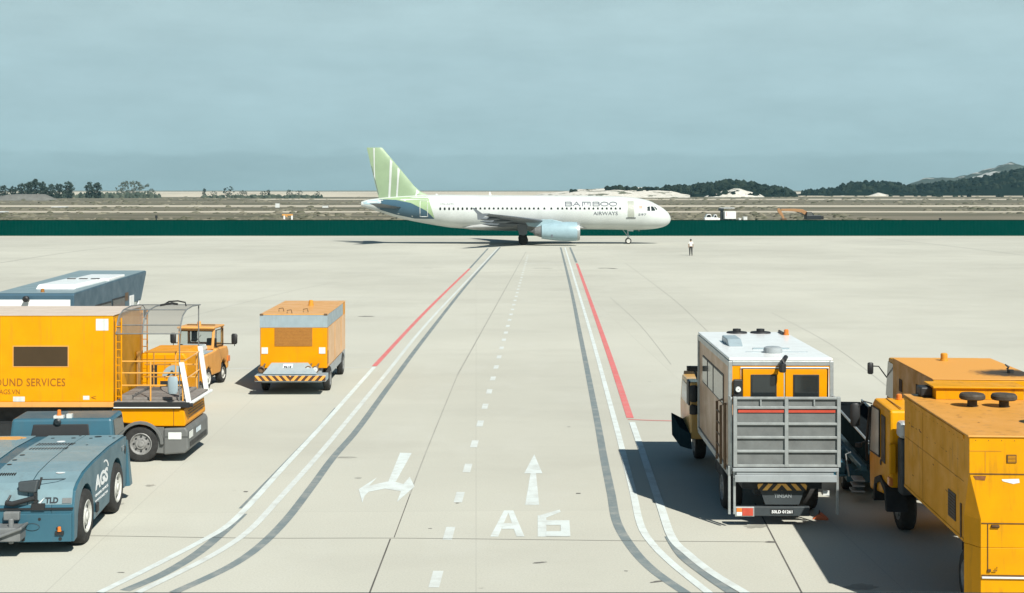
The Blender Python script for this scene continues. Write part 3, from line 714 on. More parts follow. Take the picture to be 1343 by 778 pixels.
        e = MB(); e.lathe([(1.02,-.35),(1.08,0),(1.15,-.10),(1.2,-.5),(1.23,-1.4),(1.2,-2.6),(1.05,-3.9),(.92,-4.8),(.84,-4.8),(.8,-4.3)], (ex,ey,ez), 'x', 32, caps=False)
        en = e.build('engine', M['nacelle'], o, smooth=True)
        l = MB(); l.lathe([(1.0,-.3),(1.03,.0),(1.10,.035),(1.165,-.10),(1.185,-.30)], (ex,ey,ez), 'x', 32, caps=False); l.build('intake_lip', M['alu'], en, smooth=True)
        k = MB(); k.lathe([(.98,-.9),(.30,-.75),(.02,-.35)], (ex,ey,ez), 'x', 24, caps=False); k.build('fan', M['black'], en, smooth=True)
        k = MB(); k.lathe([(.8,-4.3),(.72,-5.0),(.5,-5.7),(.44,-5.7),(.2,-5.9),(.02,-6.4)], (ex,ey,ez), 'x', 24, caps=False); k.build('exhaust_nozzle', M['midgrey'], en, smooth=True)
        p = MB(); p.prism([(7.2,2.85),(5.0,3.35),(1.5,3.3),(2.0,2.5),(3.4,2.3),(4.5,2.8)], 'y', ey-.16, ey+.16); p.build('pylon', M['nacelle'], en, bevel=.05)
        if s < 0: 
            b = MB(); b.box(4.95,5.12,ey-1.06,ey-1.00,1.05,1.45); b.build('placard', M['lettergrey'], en)
        # main gear
        g = MB(); gy = s*3.75; g.tube([(1.55,gy*.93,2.7),(1.45,gy,.64)], .13, 10); g.tube([(1.45,gy-.55,.64),(1.45,gy+.55,.64)], .07, 8); g.tube([(1.5,gy,1.5),(.7,gy*.7,2.5)], .06, 8)
        go = g.build('landing_gear', M['midgrey'], root, smooth=True)
        d = MB(); d.prism([(.6,2.75),(2.0,2.75),(1.95,1.45),(1.55,1.25),(.9,1.35)], 'y', gy+s*.55-.03, gy+s*.55+.03); d.build('gear_door', M['wing'], go)
        for q in (-.46,.46):
            t = MB(); cc = (1.45, gy+q, .62); t.lathe([(.25,-.17),(.5,-.2),(.62,-.13),(.62,.13),(.5,.2),(.25,.17)], cc, 'y', 24)
            wo = t.build('wheel', M['tyre'], go, smooth=True, angle=40); t = MB(); t.lathe([(.27,s*.175),(.2,s*.10),(.08,s*.15),(.01,s*.15)], cc, 'y', 16, caps=False); t.build('rim', M['midgrey'], go, smooth=True)
    wing(-1); wing(1)
    b = MB(); rings = []
    for x, w, zt, zb in ((-6.5,.9,2.3,2.05),(-5,1.8,2.7,1.85),(-1,2.35,3.2,1.72),(5,2.4,3.2,1.74),(8,2.0,2.7,1.85),(9.8,.9,2.3,2.0)):
        rings.append([(x, w*math.cos(a), (zt+zb)/2+(zt-zb)/2*math.sin(a)) for a in [2*math.pi*k/24 for k in range(24)]])
    b.loft(rings); b.build('belly_fairing', M['belly'], root, smooth=True, angle=60)
    g = MB(); gx = 15.25; g.tube([(gx-.1,0,2.2),(gx,0,.4)], .09, 10); g.tube([(gx,-.28,.38),(gx,.28,.38)], .06, 8); g.tube([(gx-.05,0,1.0),(gx-.9,0,2.1)], .05, 6); g.box(gx-.12,gx+.2,-.22,.22,.92,1.12)
    go = g.build('landing_gear', M['alu'], root, smooth=True)
    for s in (-1, 1):
        d = MB(); d.prism([(gx-.3,2.1),(gx+.7,2.05),(gx+.6,1.65),(gx-.1,1.7)], 'y', s*.4-.02, s*.4+.02); d.build('gear_door', M['air_white'], go)
        cc = (gx, s*.22, .40); t = MB(); t.lathe([(.22,-.1),(.34,-.12),(.40,-.07),(.40,.07),(.34,.12),(.22,.1)], cc, 'y', 24); t.build('wheel', M['tyre'], go, smooth=True, angle=40)
        t = MB(); t.lathe([(.26,s*.125),(.2,s*.10),(.06,s*.12),(.01,s*.12)], cc, 'y', 16, caps=False); t.build('rim', M['rim_white'], go, smooth=True)
    for px, py, s in ((643,251.5,.5),(573,254.5,.15)):
        a = MB(); x = tx(px); z = stn(x)[0]; a.prism([(x-.2,z-.05),(x+.2,z-.05),(x+.02,z+s*.9),(x-.14,z+s*.9)], 'y', -.025, .025); a.build('antenna', M['offwhite'], root)
    for px, py in ((502.5,287),(838,302),(520,287.5)):
        a = MB(); x = tx(px); z = stn(x)[1]; a.box(x-.12,x+.12,-.05,.05,z-.18,z+.1); a.build('antenna', M['midgrey'], root)
build_airliner()
# ------------------------------------------------------------------ high-lift ambulance truck seen from behind
def build_ambulift():
    r = thing('lift_truck', 'white roofed lift truck with orange rear doors and a grey folded tail platform', 'lift truck', (4.54,28.70,0), .75)
    W_, L, ZB, ZT = 2.16, 5.3, 1.12, 3.50
    b = MB(); b.box(.03,W_-.03,.04,L-.03,ZB,ZT-.06); body = b.build('cabin', M['beige'], r)
    b = MB(); b.box(-.0,W_,0,L,ZT-.06,ZT); roof = b.build('roof', M['white'], r, bevel=.02)
    # aluminium corner and edge profiles
    b = MB()
    for x0 in (-.015, W_-.065):
        b.box(x0,x0+.08,-.02,.07,ZB-.05,ZT-.07); b.box(x0,x0+.08,L-.07,L+.01,ZB-.05,ZT-.07)
    b.box(-.012,.035,.07,L-.07,ZT-.19,ZT-.062); b.box(W_-.035,W_+.012,.07,L-.07,ZT-.19,ZT-.062); b.box(-.014,.03,.07,L-.07,ZB-.10,ZB+.03)
    b.box(W_-.03,W_+.014,.07,L-.07,ZB-.10,ZB+.03); b.box(.065,W_-.065,-.02,.05,ZT-.16,ZT-.062)
    b.build('corner_frame', M['alu'], r, bevel=.008)
    # roof gear
    b = MB(); b.lathe([(.20,0),(.205,.05),(.19,.11),(.15,.13),(.01,.13)], (1.08,.95,ZT), 'z', 20, caps=False); b.build('vent', M['grey'], roof, smooth=True)
    b = MB(); b.prism([(2.1,ZT),(3.3,ZT),(3.2,ZT+.14),(2.4,ZT+.14)], 'x', .30, .62); b.build('roof_hatch', M['greyblue'], roof, bevel=.02)
    b = MB(); b.box(.75,1.55,1.55,1.62,ZT,ZT+.03); b.box(.5,1.85,1.02,1.04,ZT,ZT+.012); b.build('roof_rib', M['greyblue'], roof)
    for x in (.92,1.50):
        b = MB(); b.lathe([(.26,0),(.24,.03),(.10,.045),(.10,.10),(.01,.10)], (x,5.05,ZT), 'z', 16, caps=False); b.build('fan_cap', M['black'], roof, smooth=True)
    beacon(roof, (2.04,4.55,ZT), .06, .14); b = MB(); b.box(1.96,2.0,4.6,5.2,ZT,ZT+.06); b.build('light_bar', M['black'], roof)
    # rear wall: frame and two doors
    b = MB(); b.box(.066,W_-.066,-.006,.03,2.58,ZT-.16); rear = b.build('rear_wall', M['orange'], r)
    for x0, x1 in ((.28,1.145),(1.165,2.03)):
        d = MB(); d.box(x0,x1,-.045,-.010,2.30,3.27); do = d.build('door', M['orange'], r, bevel=.012)
        cx = (x0+x1)/2
        f = MB()
        fx0, fx1 = cx-.27, cx+.27
        f.box(fx0,fx1,-.060,-.046,2.60,3.16); fo = f.build('window', M['black'], do, bevel=.02)
        g = MB(); g.box(fx0+.03,fx1-.03,-.066,-.0605,2.62,3.13); g.build('pane', M['glass'], do)
    b = MB(); b.tube([(.24,-.03,2.6),(.24,-.03,3.30),(2.07,-.03,3.30),(2.07,-.03,2.6)], .014, 6); b.build('door_trim', M['white'], rear)
    b = MB(); b.tube([(.272,-.03,2.6),(.272,-.03,3.283),(2.04,-.03,3.283),(2.04,-.03,2.6)], .011, 6); b.box(1.147,1.163,-.05,-.03,2.5,3.28); b.build('door_seal', M['black'], rear)
    b = MB(); b.box(1.147-.012,1.147-.002,-.055,-.045,2.6,3.24); b.build('door_edge', M['white'], rear)
    b = MB(); b.tube([(1.18,-.02,ZT+.02),(1.10,-.22,ZT-.02),(1.08,-.25,ZT-.10)], .05, 8); b.lathe([(.06,0),(.075,.02),(.075,.16),(.05,.18)], (1.06,-.30,ZT-.26), 'z', 10); b.build('camera', M['black'], rear, smooth=True)
    b = MB(); b.box(.08,.27,-.10,-.02,2.66,3.06); b.build('lamp_housing', M['black'], rear, bevel=.02); b = MB(); b.lathe([(.06,-.02),(.055,-.05),(.01,-.05)], (.17,-.10,2.86), 'y', 12, caps=False); b.build('work_lamp', M['lamp'], rear)
    # side windows
    for s, xs in ((0,(.03,-1)),(1,(W_-.03,1))):
        x, n = xs
        for y0, y1 in ((1.0,2.55),(2.63,3.55),(3.63,4.55)):
            fo = MB(); a, c = (x-.015, x+.002) if n < 0 else (x-.002, x+.015)
            fo.box(a,c,y0,y1,2.36,3.02); w = fo.build('window', M['black'], r, bevel=.01)
            p = MB(); a2, c2 = (x-.020, x-.0155) if n < 0 else (x+.0155, x+.020)
            p.box(a2,c2,y0+.045,y1-.045,2.40,2.98); p.build('pane', M['midglass'], w)
    # side ladder and lower skirt on the left
    b = MB()
    for y in (.55,1.15): b.tube([(-.10,y,ZB+.05),(-.10,y,2.42),(.02,y,2.46)], .028, 6)
    for k in range(5): b.tube([(-.10,.55,1.28+.24*k),(-.10,1.15,1.28+.24*k)], .018, 6)
    for y in (.22,.36): b.tube([(-.05,y,ZB),(-.05,y,2.5)], .02, 6)
    b.build('ladder', M['brown_steel'], r)
    # folded platform: outer frame, ribs and panel
    ZP0, ZP1 = 1.30, 2.745
    b = MB(); b.box(.10,2.14,-.36,-.33,ZP0+.03,ZP1-.03); plat = b.build('tail_platform', M['platform'], r)
    b = MB()
    for x in (.03,1.085,2.16): b.box(x,x+.075,-.415,-.33,ZP0,ZP1)
    for z in (ZP0,1.60,1.885,2.165,2.50,ZP1-.05): b.box(.105,1.085,-.410,-.361,z,z+.05); b.box(1.16,2.16,-.410,-.361,z,z+.05)
    for x in (.58,1.68): b.box(x,x+.03,-.405,-.361,2.555,2.69)
    b.build('platform_frame', M['frame_grey'], plat, bevel=.006)
    b = MB(); b.box(.13,1.08,-.385,-.362,2.42,2.475); b.box(1.165,2.13,-.385,-.362,2.42,2.475); b.build('safety_bar', M['red'], plat)
    b = MB(); b.box(.02,2.2,-.40,-.05,1.20,1.28); b.box(.06,2.16,-.40,-.36,.985,1.13); b.box(.1,2.1,-.37,-.1,1.13,1.20); b.build('hinge_beam', M['grey'], plat, bevel=.01)
    # lift posts
    b = MB()
    for x in (-.06,.045,2.17): b.box(x,x+.05,-.30,-.24,.30,1.30)
    split(b, 'lift_post', M['alu'], r, bevel=.006)
    for s in (0,1):
        a = MB(); x = -.02 if s == 0 else W_-.02; a.box(x,x+.04,-.33,.0,1.28,2.72); a.build('hinge_arm', M['alu'], r, bevel=.008)
    # chassis, mudguard, bumper
    b = MB(); b.box(.55,.68,.1,8.0,.62,.90); b.box(1.48,1.61,.1,8.0,.62,.90); b.box(.12,2.04,.5,7.2,.92,1.10); b.box(.25,1.9,-.15,.35,.80,.93); b.box(.2,.5,1.8,3.6,.45,.9); b.box(1.62,2.0,1.8,3.6,.45,.9)
    ch = b.build('chassis', M['chassis'], r)
    b = MB(); b.prism([(.62,.80),(1.56,.80),(1.44,.46),(.74,.46)], 'y', -.10, -.06); fl = b.build('mud_flap', M['flap'], ch)
    b = MB(); b.prism([(.56,.905),(1.60,.905),(1.57,.77),(.59,.77)], 'y', -.175, -.142); b.build('hazard_board', M['hazard2'], ch)
    put_text('TINSAN', .36, .085, (.92,-.106,.60), M['letterpale'], fl, bold=.02)
    b = MB(); b.box(.10,1.66,-.12,-.02,.22,.42); bu = b.build('bumper', M['flap'], r, bevel=.015)
    b = MB(); b.box(.84,1.32,-.127,-.121,.265,.365); pl = b.build('number_plate', M['black'], bu); put_text('50LD 01261', .43, .065, (.865,-.128,.283), M['letterwhite'], pl, bold=.03)
    for x in (.10,):
        b = MB(); b.box(x,x+.40,-.17,-.125,.22,.425); lt = b.build('tail_light', M['alu'], r, bevel=.01)
        b = MB(); b.box(x+.15,x+.37,-.185,-.171,.245,.40); b.build('red_lens', M['red'], lt); b = MB(); b.box(x+.03,x+.14,-.185,-.171,.245,.32); b.build('white_lens', M['lamp'], lt); b = MB(); b.box(x+.03,x+.14,-.185,-.171,.325,.40); b.build('amber_lens', M['amber'], lt)
    b = MB(); b.box(1.93,2.06,-.14,-.12,.66,.76); b.build('label_plate', M['offwhite'], ch)
    b = MB(); b.box(.30,.62,-.13,-.11,.90,.97); b.box(1.62,1.86,-.13,-.11,.90,.95); b.build('reflector', M['amber'], ch)
    for x in (.26,1.90): wheel(r, (x,1.55,.46), .46, .40, 'x', 'rim', -1 if x < 1 else 1); wheel(r, (x,7.2,.46), .46, .28, 'x', 'rim', -1 if x < 1 else 1)
    # driver's cab in front of the box, mirror and low guard on the left
    b = MB(); b.prism([(5.75,.75),(7.9,.75),(7.95,1.45),(7.55,2.16),(5.75,2.19)], 'x', -.15, 2.10); cab = b.build('cab', M['cabyel'], r, bevel=.05)
    b = MB(); b.prism([(6.35,1.55),(7.55,1.55),(7.35,2.05),(6.35,2.05)], 'x', -.165, -.155); b.build('side_window', M['glass'], cab); b = MB(); b.box(-.18,-.13,5.78,6.2,1.6,2.2); b.build('air_intake', M['black'], cab)
    b = MB(); b.hexa([(-.1,7.76,1.55),(2.0,7.76,1.55),(2.0,7.92,1.5),(-.1,7.92,1.5),(-.1,7.5,2.25),(2.0,7.5,2.25),(2.0,7.62,2.2),(-.1,7.62,2.2)]); b.build('windscreen', M['glass'], cab)
    mirror(cab, (-.13,7.4,2.0), (-.10,5.4,1.95), .20, .42); mirror(cab, (-.13,7.4,1.7), (-.10,5.4,1.55), .20, .24)
    b = MB(); b.tube([(.06,5.36,ZB),(.06,5.45,2.2),(-.08,5.5,2.55),(-.18,5.55,2.6)], .035, 6); b.box(-.25,.02,5.45,5.6,2.5,2.62); b.build('air_pipe', M['black'], cab)
    b = MB(); b.hexa([(-.38,5.9,.55),(-.10,5.7,.50),(-.10,7.4,.50),(-.42,7.5,.55),(-.40,5.9,1.05),(-.13,5.7,.90),(-.13,7.4,1.0),(-.44,7.5,1.15)]); b.build('wheel_guard', M['guard'], r, bevel=.02)
M['rubber'] = plain('matt_black_rubber', (.012,.015,.017), 1, 0, .3, 3, 0); M['guard'] = plain('matt_dark_guard', (.016,.032,.040), 1, 0, .3, 3, 0)
M['midglass'] = plain('grey_tinted_glass', (.12,.125,.115), .10, 0, .1, 1, .6)
M['frame_grey'] = plain('weathered_frame_grey', (.30,.325,.32), .5, .1, .3, 6)
M['platform'] = plain('dull_platform_grey', (.16,.172,.168), .6, .1, .3, 4)
M['flap'] = plain('dark_grey_flap', (.035,.045,.05), .6); M['letterpale'] = plain('pale_lettering', (.25,.28,.29), .5)
M['cabyel'] = paint('cab_pale_yellow', (.62,.36,.11), .4, .4, .35); M['darkteal'] = plain('dark_teal_panel', (.010,.018,.022), .5)  # cab is a paler yellow than the other trucks
M['brown_steel'] = plain('brown_painted_steel', (.13,.075,.035), .6)
build_ambulift()

# ------------------------------------------------------------------ air-conditioning truck at the right edge
def build_ac_truck():
    r = thing('service_truck', 'worn yellow box truck with mushroom roof vents in the bottom right corner', 'service truck', (7.23,21.70,0), 3.1)
    W_, L, ZT = 2.5, 4.42, 3.10
    def ring(z, c, x0=0.0): return [(x0+c*.18,0,z),(W_,0,z),(W_,L,z),(0,L,z),(0,.30*c+.001,z)]
    def ring2(z): return [(.18,0,z),(W_,0,z),(W_,.31,z),(.001,.31,z),(.001,.301,z)]
    b = MB(); b.loft([ring(1.36,1),ring(1.80,1),ring(2.53,.02),ring(ZT,.01)])
    body = b.build('box_body', M['yellow_worn'], r, bevel=.012)
    b = MB(); b.loft([ring2(.55),ring2(1.355)]); b.build('rear_panel', M['yellow_worn'], body, bevel=.01)
    b = MB(); b.box(-.025,W_+.025,-.025,L+.03,ZT+.001,ZT+.03); roof = b.build('roof', M['yellow_sheen'], r, bevel=.012)
    # cut the low front of the box away visually: side skirt line
    b = MB(); b.box(-.012,-.002,.32,L-.02,1.37,1.42); b.box(-.016,-.002,.3,L,3.02,3.08); split(b, 'side_rail', M['yellow_worn'], body, bevel=.004)
    for x, y in ((.86,2.95),(1.41,2.92)):
        v = MB(); v.lathe([(.085,0),(.085,.12),(.20,.13),(.225,.15),(.225,.20),(.20,.235),(.06,.25),(.01,.25)], (x,y,ZT+.03), 'z', 24, caps=False); v.build('vent', M['vent'], roof, smooth=True, angle=30)
    v = MB(); v.lathe([(.085,0),(.085,.12),(.20,.13),(.225,.15),(.225,.20),(.20,.235),(.06,.25),(.01,.25)], (1.52,1.15,ZT+.03), 'z', 24, caps=False); v.build('vent', M['vent'], roof, smooth=True, angle=30)
    b = MB(); b.box(.42,2.02,3.75,4.40,ZT+.03,ZT+.24); b.box(.36,2.06,3.70,4.43,ZT+.24,ZT+.275); b.build('roof_box', M['yellow_worn'], roof, bevel=.01)
    b = MB(); b.box(.20,.44,4.0,4.35,ZT+.04,ZT+.22); b.build('hose_coupling', M['black'], roof, bevel=.03)
    # rear face: seams, door outline, hinges, grille, peeled label
    b = MB()
    b.box(.19,W_,-.010,-.001,1.735,1.75); b.box(.19,W_,-.012,-.001,.915,.93); b.box(.28,.292,-.010,-.001,.98,1.735); b.box(.0,W_,-.010,-.001,2.515,2.53)
    split(b, 'panel_seam', M['rustdark'], body)
    b = MB(); b.box(.19,W_+.01,-.035,-.003,.875,.905); b.build('rear_sill', M['offwhite'], body, bevel=.006)
    for x in (.40,): 
        for z in (1.70,): 
            b = MB(); b.box(x-.06,x+.06,-.03,-.002,z-.025,z+.02); b.tube([(x-.06,-.03,z),(x+.06,-.03,z)], .014, 6); b.build('hinge', M['rustdark'], body)
    b = MB(); b.box(.28,.33,-.028,-.002,.98,1.02); b.tube([(.36,-.03,1.0),(.42,-.03,1.0),(.42,-.03,1.06)], .008, 5); b.build('latch', M['rustdark'], body)
    b = MB(); b.box(.58,.73,-.014,-.001,2.70,2.83); gr = b.build('grille', M['rustdark'], body)
    b = MB(); [b.box(.595,.715,-.018,-.0145,2.715+.022*k,2.725+.022*k) for k in range(5)]; b.build('grille_slat', M['yellow_worn'], gr)
    b = MB(); b.box(.0,.50,-.006,-.001,2.88,2.885); b.box(.245,.25,-.006,-.001,2.55,2.88); b.build('panel_outline', M['seam_y'], body)
    b = MB(); b.prism([(.50,2.44),(.77,2.45),(.78,2.39),(.68,2.37),(.52,2.41)], 'y', -.006, -.001); b.build('label_plate', M['lamp'], body)
    b = MB(); b.prism([(.06,2.49),(.26,2.49),(.24,2.42),(.10,2.43)], 'y', -.006, -.001); b.build('rust_patch', M['rust'], body)
    for yy in (3.0,):
        b = MB(); b.box(-.004,-.001,yy,yy+.007,1.44,3.0); b.build('panel_seam', M['seam_soft'], body)
    b = MB(); b.box(-.004,-.001,.32,4.36,2.33,2.338); b.build('panel_seam', M['seam_soft'], body)
    b = MB(); [b.lathe([(.008,0),(.006,-.004),(.001,-.005)], (-.001,.4+.26*k,2.98), 'x', 6, caps=False) for k in range(16)]; [b.lathe([(.008,0),(.006,-.004),(.001,-.005)], (.1+.2*k,-.001,3.05), 'y', 6, caps=False) for k in range(12)]; b.build('rivet', M['rustdark'], body)
    # left side: louvre, slot handle, rust scrapes
    b = MB(); b.box(-.012,-.001,.78,1.24,1.58,2.02); lo = b.build('louvre', M['black'], body)
    b = MB(); [b.box(-.018,-.0125,.80,1.22,1.61+.05*k,1.625+.05*k) for k in range(8)]; b.build('louvre_slat', M['rustdark'], lo)
    b = MB(); b.box(-.014,-.001,.42,.50,1.40,1.95); b.build('slot_handle', M['rustdark'], body)
    rn = random.Random(3); b = MB()
    for k in range(26):
        y, z = rn.uniform(.4,4.3), rn.choice([rn.uniform(1.45,2.9), 2.62+rn.uniform(-.02,.02)]); w, h = rn.uniform(.02,.16), rn.uniform(.008,.03)
        b.add([(-.0015,y,z),(-.0015,y+w,z+rn.uniform(-.01,.03)),(-.0015,y+w*.8,z+h),(-.0015,y+.01,z+h*.8)], [(0,1,2,3)])
    for k in range(12):
        x, y = rn.uniform(.2,2.3), rn.uniform(.4,3.6); w, h = rn.uniform(.05,.25), rn.uniform(.02,.09)
        b.add([(x,y,ZT+.0325),(x+w,y+.02,ZT+.0325),(x+w*.9,y+h,ZT+.0325),(x+.03,y+h*.7,ZT+.0325)], [(0,1,2,3)])
    b.build('rust_patch', M['rust'], body, fix=False)
    # chassis and cab
    b = MB(); b.box(.75,.9,.3,7.6,.70,.98); b.box(1.6,1.75,.3,7.6,.70,.98); b.box(.80,1.9,2.0,3.4,.45,1.0); b.build('chassis', M['chassis'], r)
    for x, s in ((.52,-1),(2.0,1)): wheel(r, (x,1.35,.50), .50, .42, 'x', 'rim', s); wheel(r, (x,6.7,.50), .50, .30, 'x', 'rim', s)
    c0, c1 = 5.75, 7.72
    b = MB(); b.prism([(c0,1.05),(c0+.55,1.05),(c0+.7,.78),(c1,.62),(c1+.06,1.35),(c1-.22,2.48),(c1-.45,2.62),(c0+.02,2.60),(c0,2.35)], 'x', .02, 2.36); cab = b.build('cab', M['yellow'], r, bevel=.05)
    b = MB(); [b.box(.25+.42*k,.27+.42*k,c0+.1,c1-.5,2.621,2.637) for k in range(5)]; b.build('roof_rib', M['seam_y'], cab)
    b = MB(); b.prism([(c0+.92,1.50),(c1-.06,1.46),(c1-.27,2.44),(c0+.92,2.46)], 'x', .004, .019); b.build('side_window', M['paleglass'], cab, bevel=.01); b = MB(); b.tube([(.0,c0+.92,1.50),(.0,c1-.06,1.46),(.0,c1-.27,2.44),(.0,c0+.92,2.46),(.0,c0+.92,1.50)], .018, 6); b.build('window_seal', M['black'], cab)
    b = MB(); b.hexa([(.15,c1-.02,1.5),(2.2,c1-.02,1.5),(2.2,c1+.06,1.5),(.15,c1+.06,1.5),(.15,c1-.26,2.42),(2.2,c1-.26,2.42),(2.2,c1-.17,2.42),(.15,c1-.17,2.42)]); b.build('windscreen', M['midglass'], cab)
    b = MB(); b.box(.004,.019,c0+.42,c0+.78,1.45,2.40); b.build('door_glass', M['black'], cab); b = MB(); b.lathe([(.06,0),(.06,.02),(.01,.02)], (.005,c0+.85,1.4), 'x', 12); b.build('fuel_cap', M['black'], cab)
    b = MB(); b.box(-.02,.12,c0-.12,c0-.02,1.35,1.95); b.build('corner_deflector', M['yellow'], cab, bevel=.03)
    beacon(cab, (.50,c1-.62,2.62), .06, .12)
    mirror(cab, (.05,c1-.1,2.45), (-.30,c1-.05,2.20), .20, .50); mirror(cab, (.05,c1-.1,1.6), (-.22,c1-.02,1.55), .14, .10)
    b = MB(); b.tube([(-.02,c1+.1,1.2),(-.06,c1-.05,1.6),(-.02,c1-.2,2.4)], .03, 6); b.build('grab_rail', M['black'], cab)
    b = MB(); b.prism([(c0+.1,.55),(c0+.3,1.0),(c0+.8,1.15),(c0+1.3,1.0),(c0+1.55,.5),(c0+1.35,.5),(c0+1.2,.9),(c0+.8,1.02),(c0+.4,.9),(c0+.25,.55)], 'x', -.02, .4); b.build('mudguard', M['chassis'], cab)
    b = MB(); b.box(.0,.10,c0+.0,c0+.18,1.08,1.26); b.build('side_lamp', M['amber'], cab, bevel=.02)
    b = MB(); b.box(.10,1.3,c0-.50,c0-.14,2.12,2.44); b.build('silencer', M['silencer'], r, bevel=.07)
    b = MB(); b.box(.14,2.2,c0-.44,c0-.10,1.0,2.10); b.build('air_filter', M['flap'], r, bevel=.04)
M['yellow_sheen'] = paint('grimy_yellow_sheen_roof', (.60,.285,.055), .5, 0, .6, 2.2, (.12,.06,.02))  # sky sheen paled into the roof yellow; the grime is dirt
M['vent'] = plain('weathered_vent', (.060,.048,.034), .8, 0, .4, 12); M['rust'] = plain('rust', (.20,.075,.022), .9, 0, .5, 12); M['rustdark'] = plain('dark_rust', (.10,.050,.016), .9, 0, .4, 14)
M['seam_soft'] = plain('soft_yellow_seam', (.36,.15,.004), .7); M['seam_y'] = plain('yellow_seam', (.42,.20,.03), .6); M['paleglass'] = plain('painted_reflection_glass', (.42,.45,.44), .35, 0, .3, 2, .5); M['silencer'] = plain('dull_aluminium_silencer', (.48,.51,.52), .5, .3, .2)  # cab side pane: sky reflection painted as a pale base colour
build_ac_truck()

def build_power_unit():
    r = thing('power_truck', 'yellow box bodied truck with a beacon and sooty exhaust, parked behind the nearest yellow truck', 'service truck', (9.34,30.45,0), 2.6)
    W_, L, ZT = 2.4, 3.85, 2.80
    b = MB(); b.box(0,W_,0,L,.62,ZT); body = b.build('box_body', M['yellow_worn'], r, bevel=.02)
    b = MB(); b.box(-.012,W_+.012,-.014,L+.02,ZT+.001,ZT+.022); roof = b.build('roof', M['sooty'], r, bevel=.01)
    b = MB(); b.box(1.05,W_-.05,-.012,-.002,1.6,2.55); g = b.build('radiator_grille', M['black'], body)
    b = MB(); [b.box(1.06,W_-.06,-.022,-.0125,1.65+.10*k,1.675+.10*k) for k in range(9)]; b.build('grille_slat', M['brown_steel'], g)
    b = MB(); b.box(.02,W_-.02,-.010,-.002,2.565,2.58); b.build('panel_seam', M['rustdark'], body)
    b = MB(); b.box(1.12,1.22,-.012,-.002,2.62,2.76); b.build('label_plate', M['plate'], body)
    b = MB()
    for x in (.06,.44,.78,1.16,1.24,1.6): b.box(x,x+.03,-.02,-.002,2.53,2.56)
    b.build('fastener', M['rustdark'], body)
    for y0, y1, z0, z1 in ((.2,.62,2.05,2.36),(1.15,1.5,1.95,2.5),(2.85,3.15,2.1,2.4)):
        b = MB(); b.box(-.012,-.002,y0,y1,z0,z1); b.build('side_vent', M['rustdark'], body)
    b = MB(); b.tube([(-.003,.15,2.45),(-.003,.9,2.48),(-.003,.95,2.2)], .008, 4); b.tube([(-.003,2.6,1.6),(-.003,3.6,1.55)], .006, 4); b.build('panel_outline', M['rustdark'], body)
    bb = MB(); bb.lathe([(.10,0),(.10,.03),(.085,.035),(.085,.17),(.06,.19),(.01,.19)], (1.12,3.3,ZT+.02), 'z', 14, caps=False); bb.build('beacon', M['amberdull'], roof, smooth=True)
    b = MB(); b.tube([(2.02,1.05,ZT),(2.02,1.05,ZT+.10)], .075, 10); b.tube([(1.95,1.05,ZT+.10),(1.98,1.05,ZT+.16),(1.9,1.05,ZT+.22)], [.04,.03,.015], 6); b.build('exhaust_pipe', M['black'], roof)
    b = MB(); b.hexa([(.06,L,1.0),(W_-.06,L,1.0),(W_-.06,L+1.1,1.0),(.06,L+1.1,1.0),(.06,L,ZT-.03),(W_-.06,L,ZT-.03),(W_-.06,L+.75,ZT-.06),(.06,L+.75,ZT-.06)]); cab = b.build('cab', M['yellow_worn'], r, bevel=.04)
    b = MB(); b.prism([(L+.12,1.75),(L+.98,1.75),(L+.74,2.64),(L+.12,2.64)], 'x', .045, .058); b.build('side_window', M['midglass'], cab)
    b = MB(); b.hexa([(.12,L+.95,1.75),(W_-.12,L+.95,1.75),(W_-.12,L+1.03,1.7),(.12,L+1.03,1.7),(.12,L+.72,2.66),(W_-.12,L+.72,2.66),(W_-.12,L+.80,2.64),(.12,L+.80,2.64)]); b.build('windscreen', M['black'], cab)
    mirror(cab, (.06,L+.9,2.2), (-.36,L+.9,2.44), .15, .30)
    b = MB(); b.box(.6,.75,.2,L+1,.45,.62); b.box(1.6,1.75,.2,L+1,.45,.62); b.build('chassis', M['chassis'], r)
    for x, s in ((.2,-1),(2.2,1)): wheel(r, (x,.9,.44), .44, .3, 'x', 'rim', s); wheel(r, (x,L+.3,.44), .44, .28, 'x', 'rim', s)
m, nt, b_ = new_mat('sooty_yellow_roof'); oc = N(nt, 'ShaderNodeTexCoord').outputs['Object']
mp = N(nt, 'ShaderNodeMapping'); nt.links.new(oc, mp.inputs[0]); mp.inputs['Location'].default_value = (-2.05*.95,-1.05*1.3,0); mp.inputs['Scale'].default_value = (.95,1.3,0)
ln = N(nt, 'ShaderNodeVectorMath', operation='LENGTH'); nt.links.new(mp.outputs[0], ln.inputs[0])
sd = math_(nt, 'ADD', ln.outputs['Value'], math_(nt, 'MULTIPLY', math_(nt, 'SUBTRACT', noise_(nt, 9, 6), .5), .7))
nt.links.new(mixc(nt, ramp(nt, sd, [(.55,1),(.98,0)]), (.61,.285,.055), (.05,.035,.02)), b_.inputs['Base Color']); b_.inputs['Roughness'].default_value = .6; b_.inputs['Specular IOR Level'].default_value = .35  # yellow paled for roof sheen; the dark blot round the exhaust is soot
M['sooty'] = m; M['amberdull'] = plain('dull_amber_beacon', (.62,.28,.03), .4)
build_power_unit()

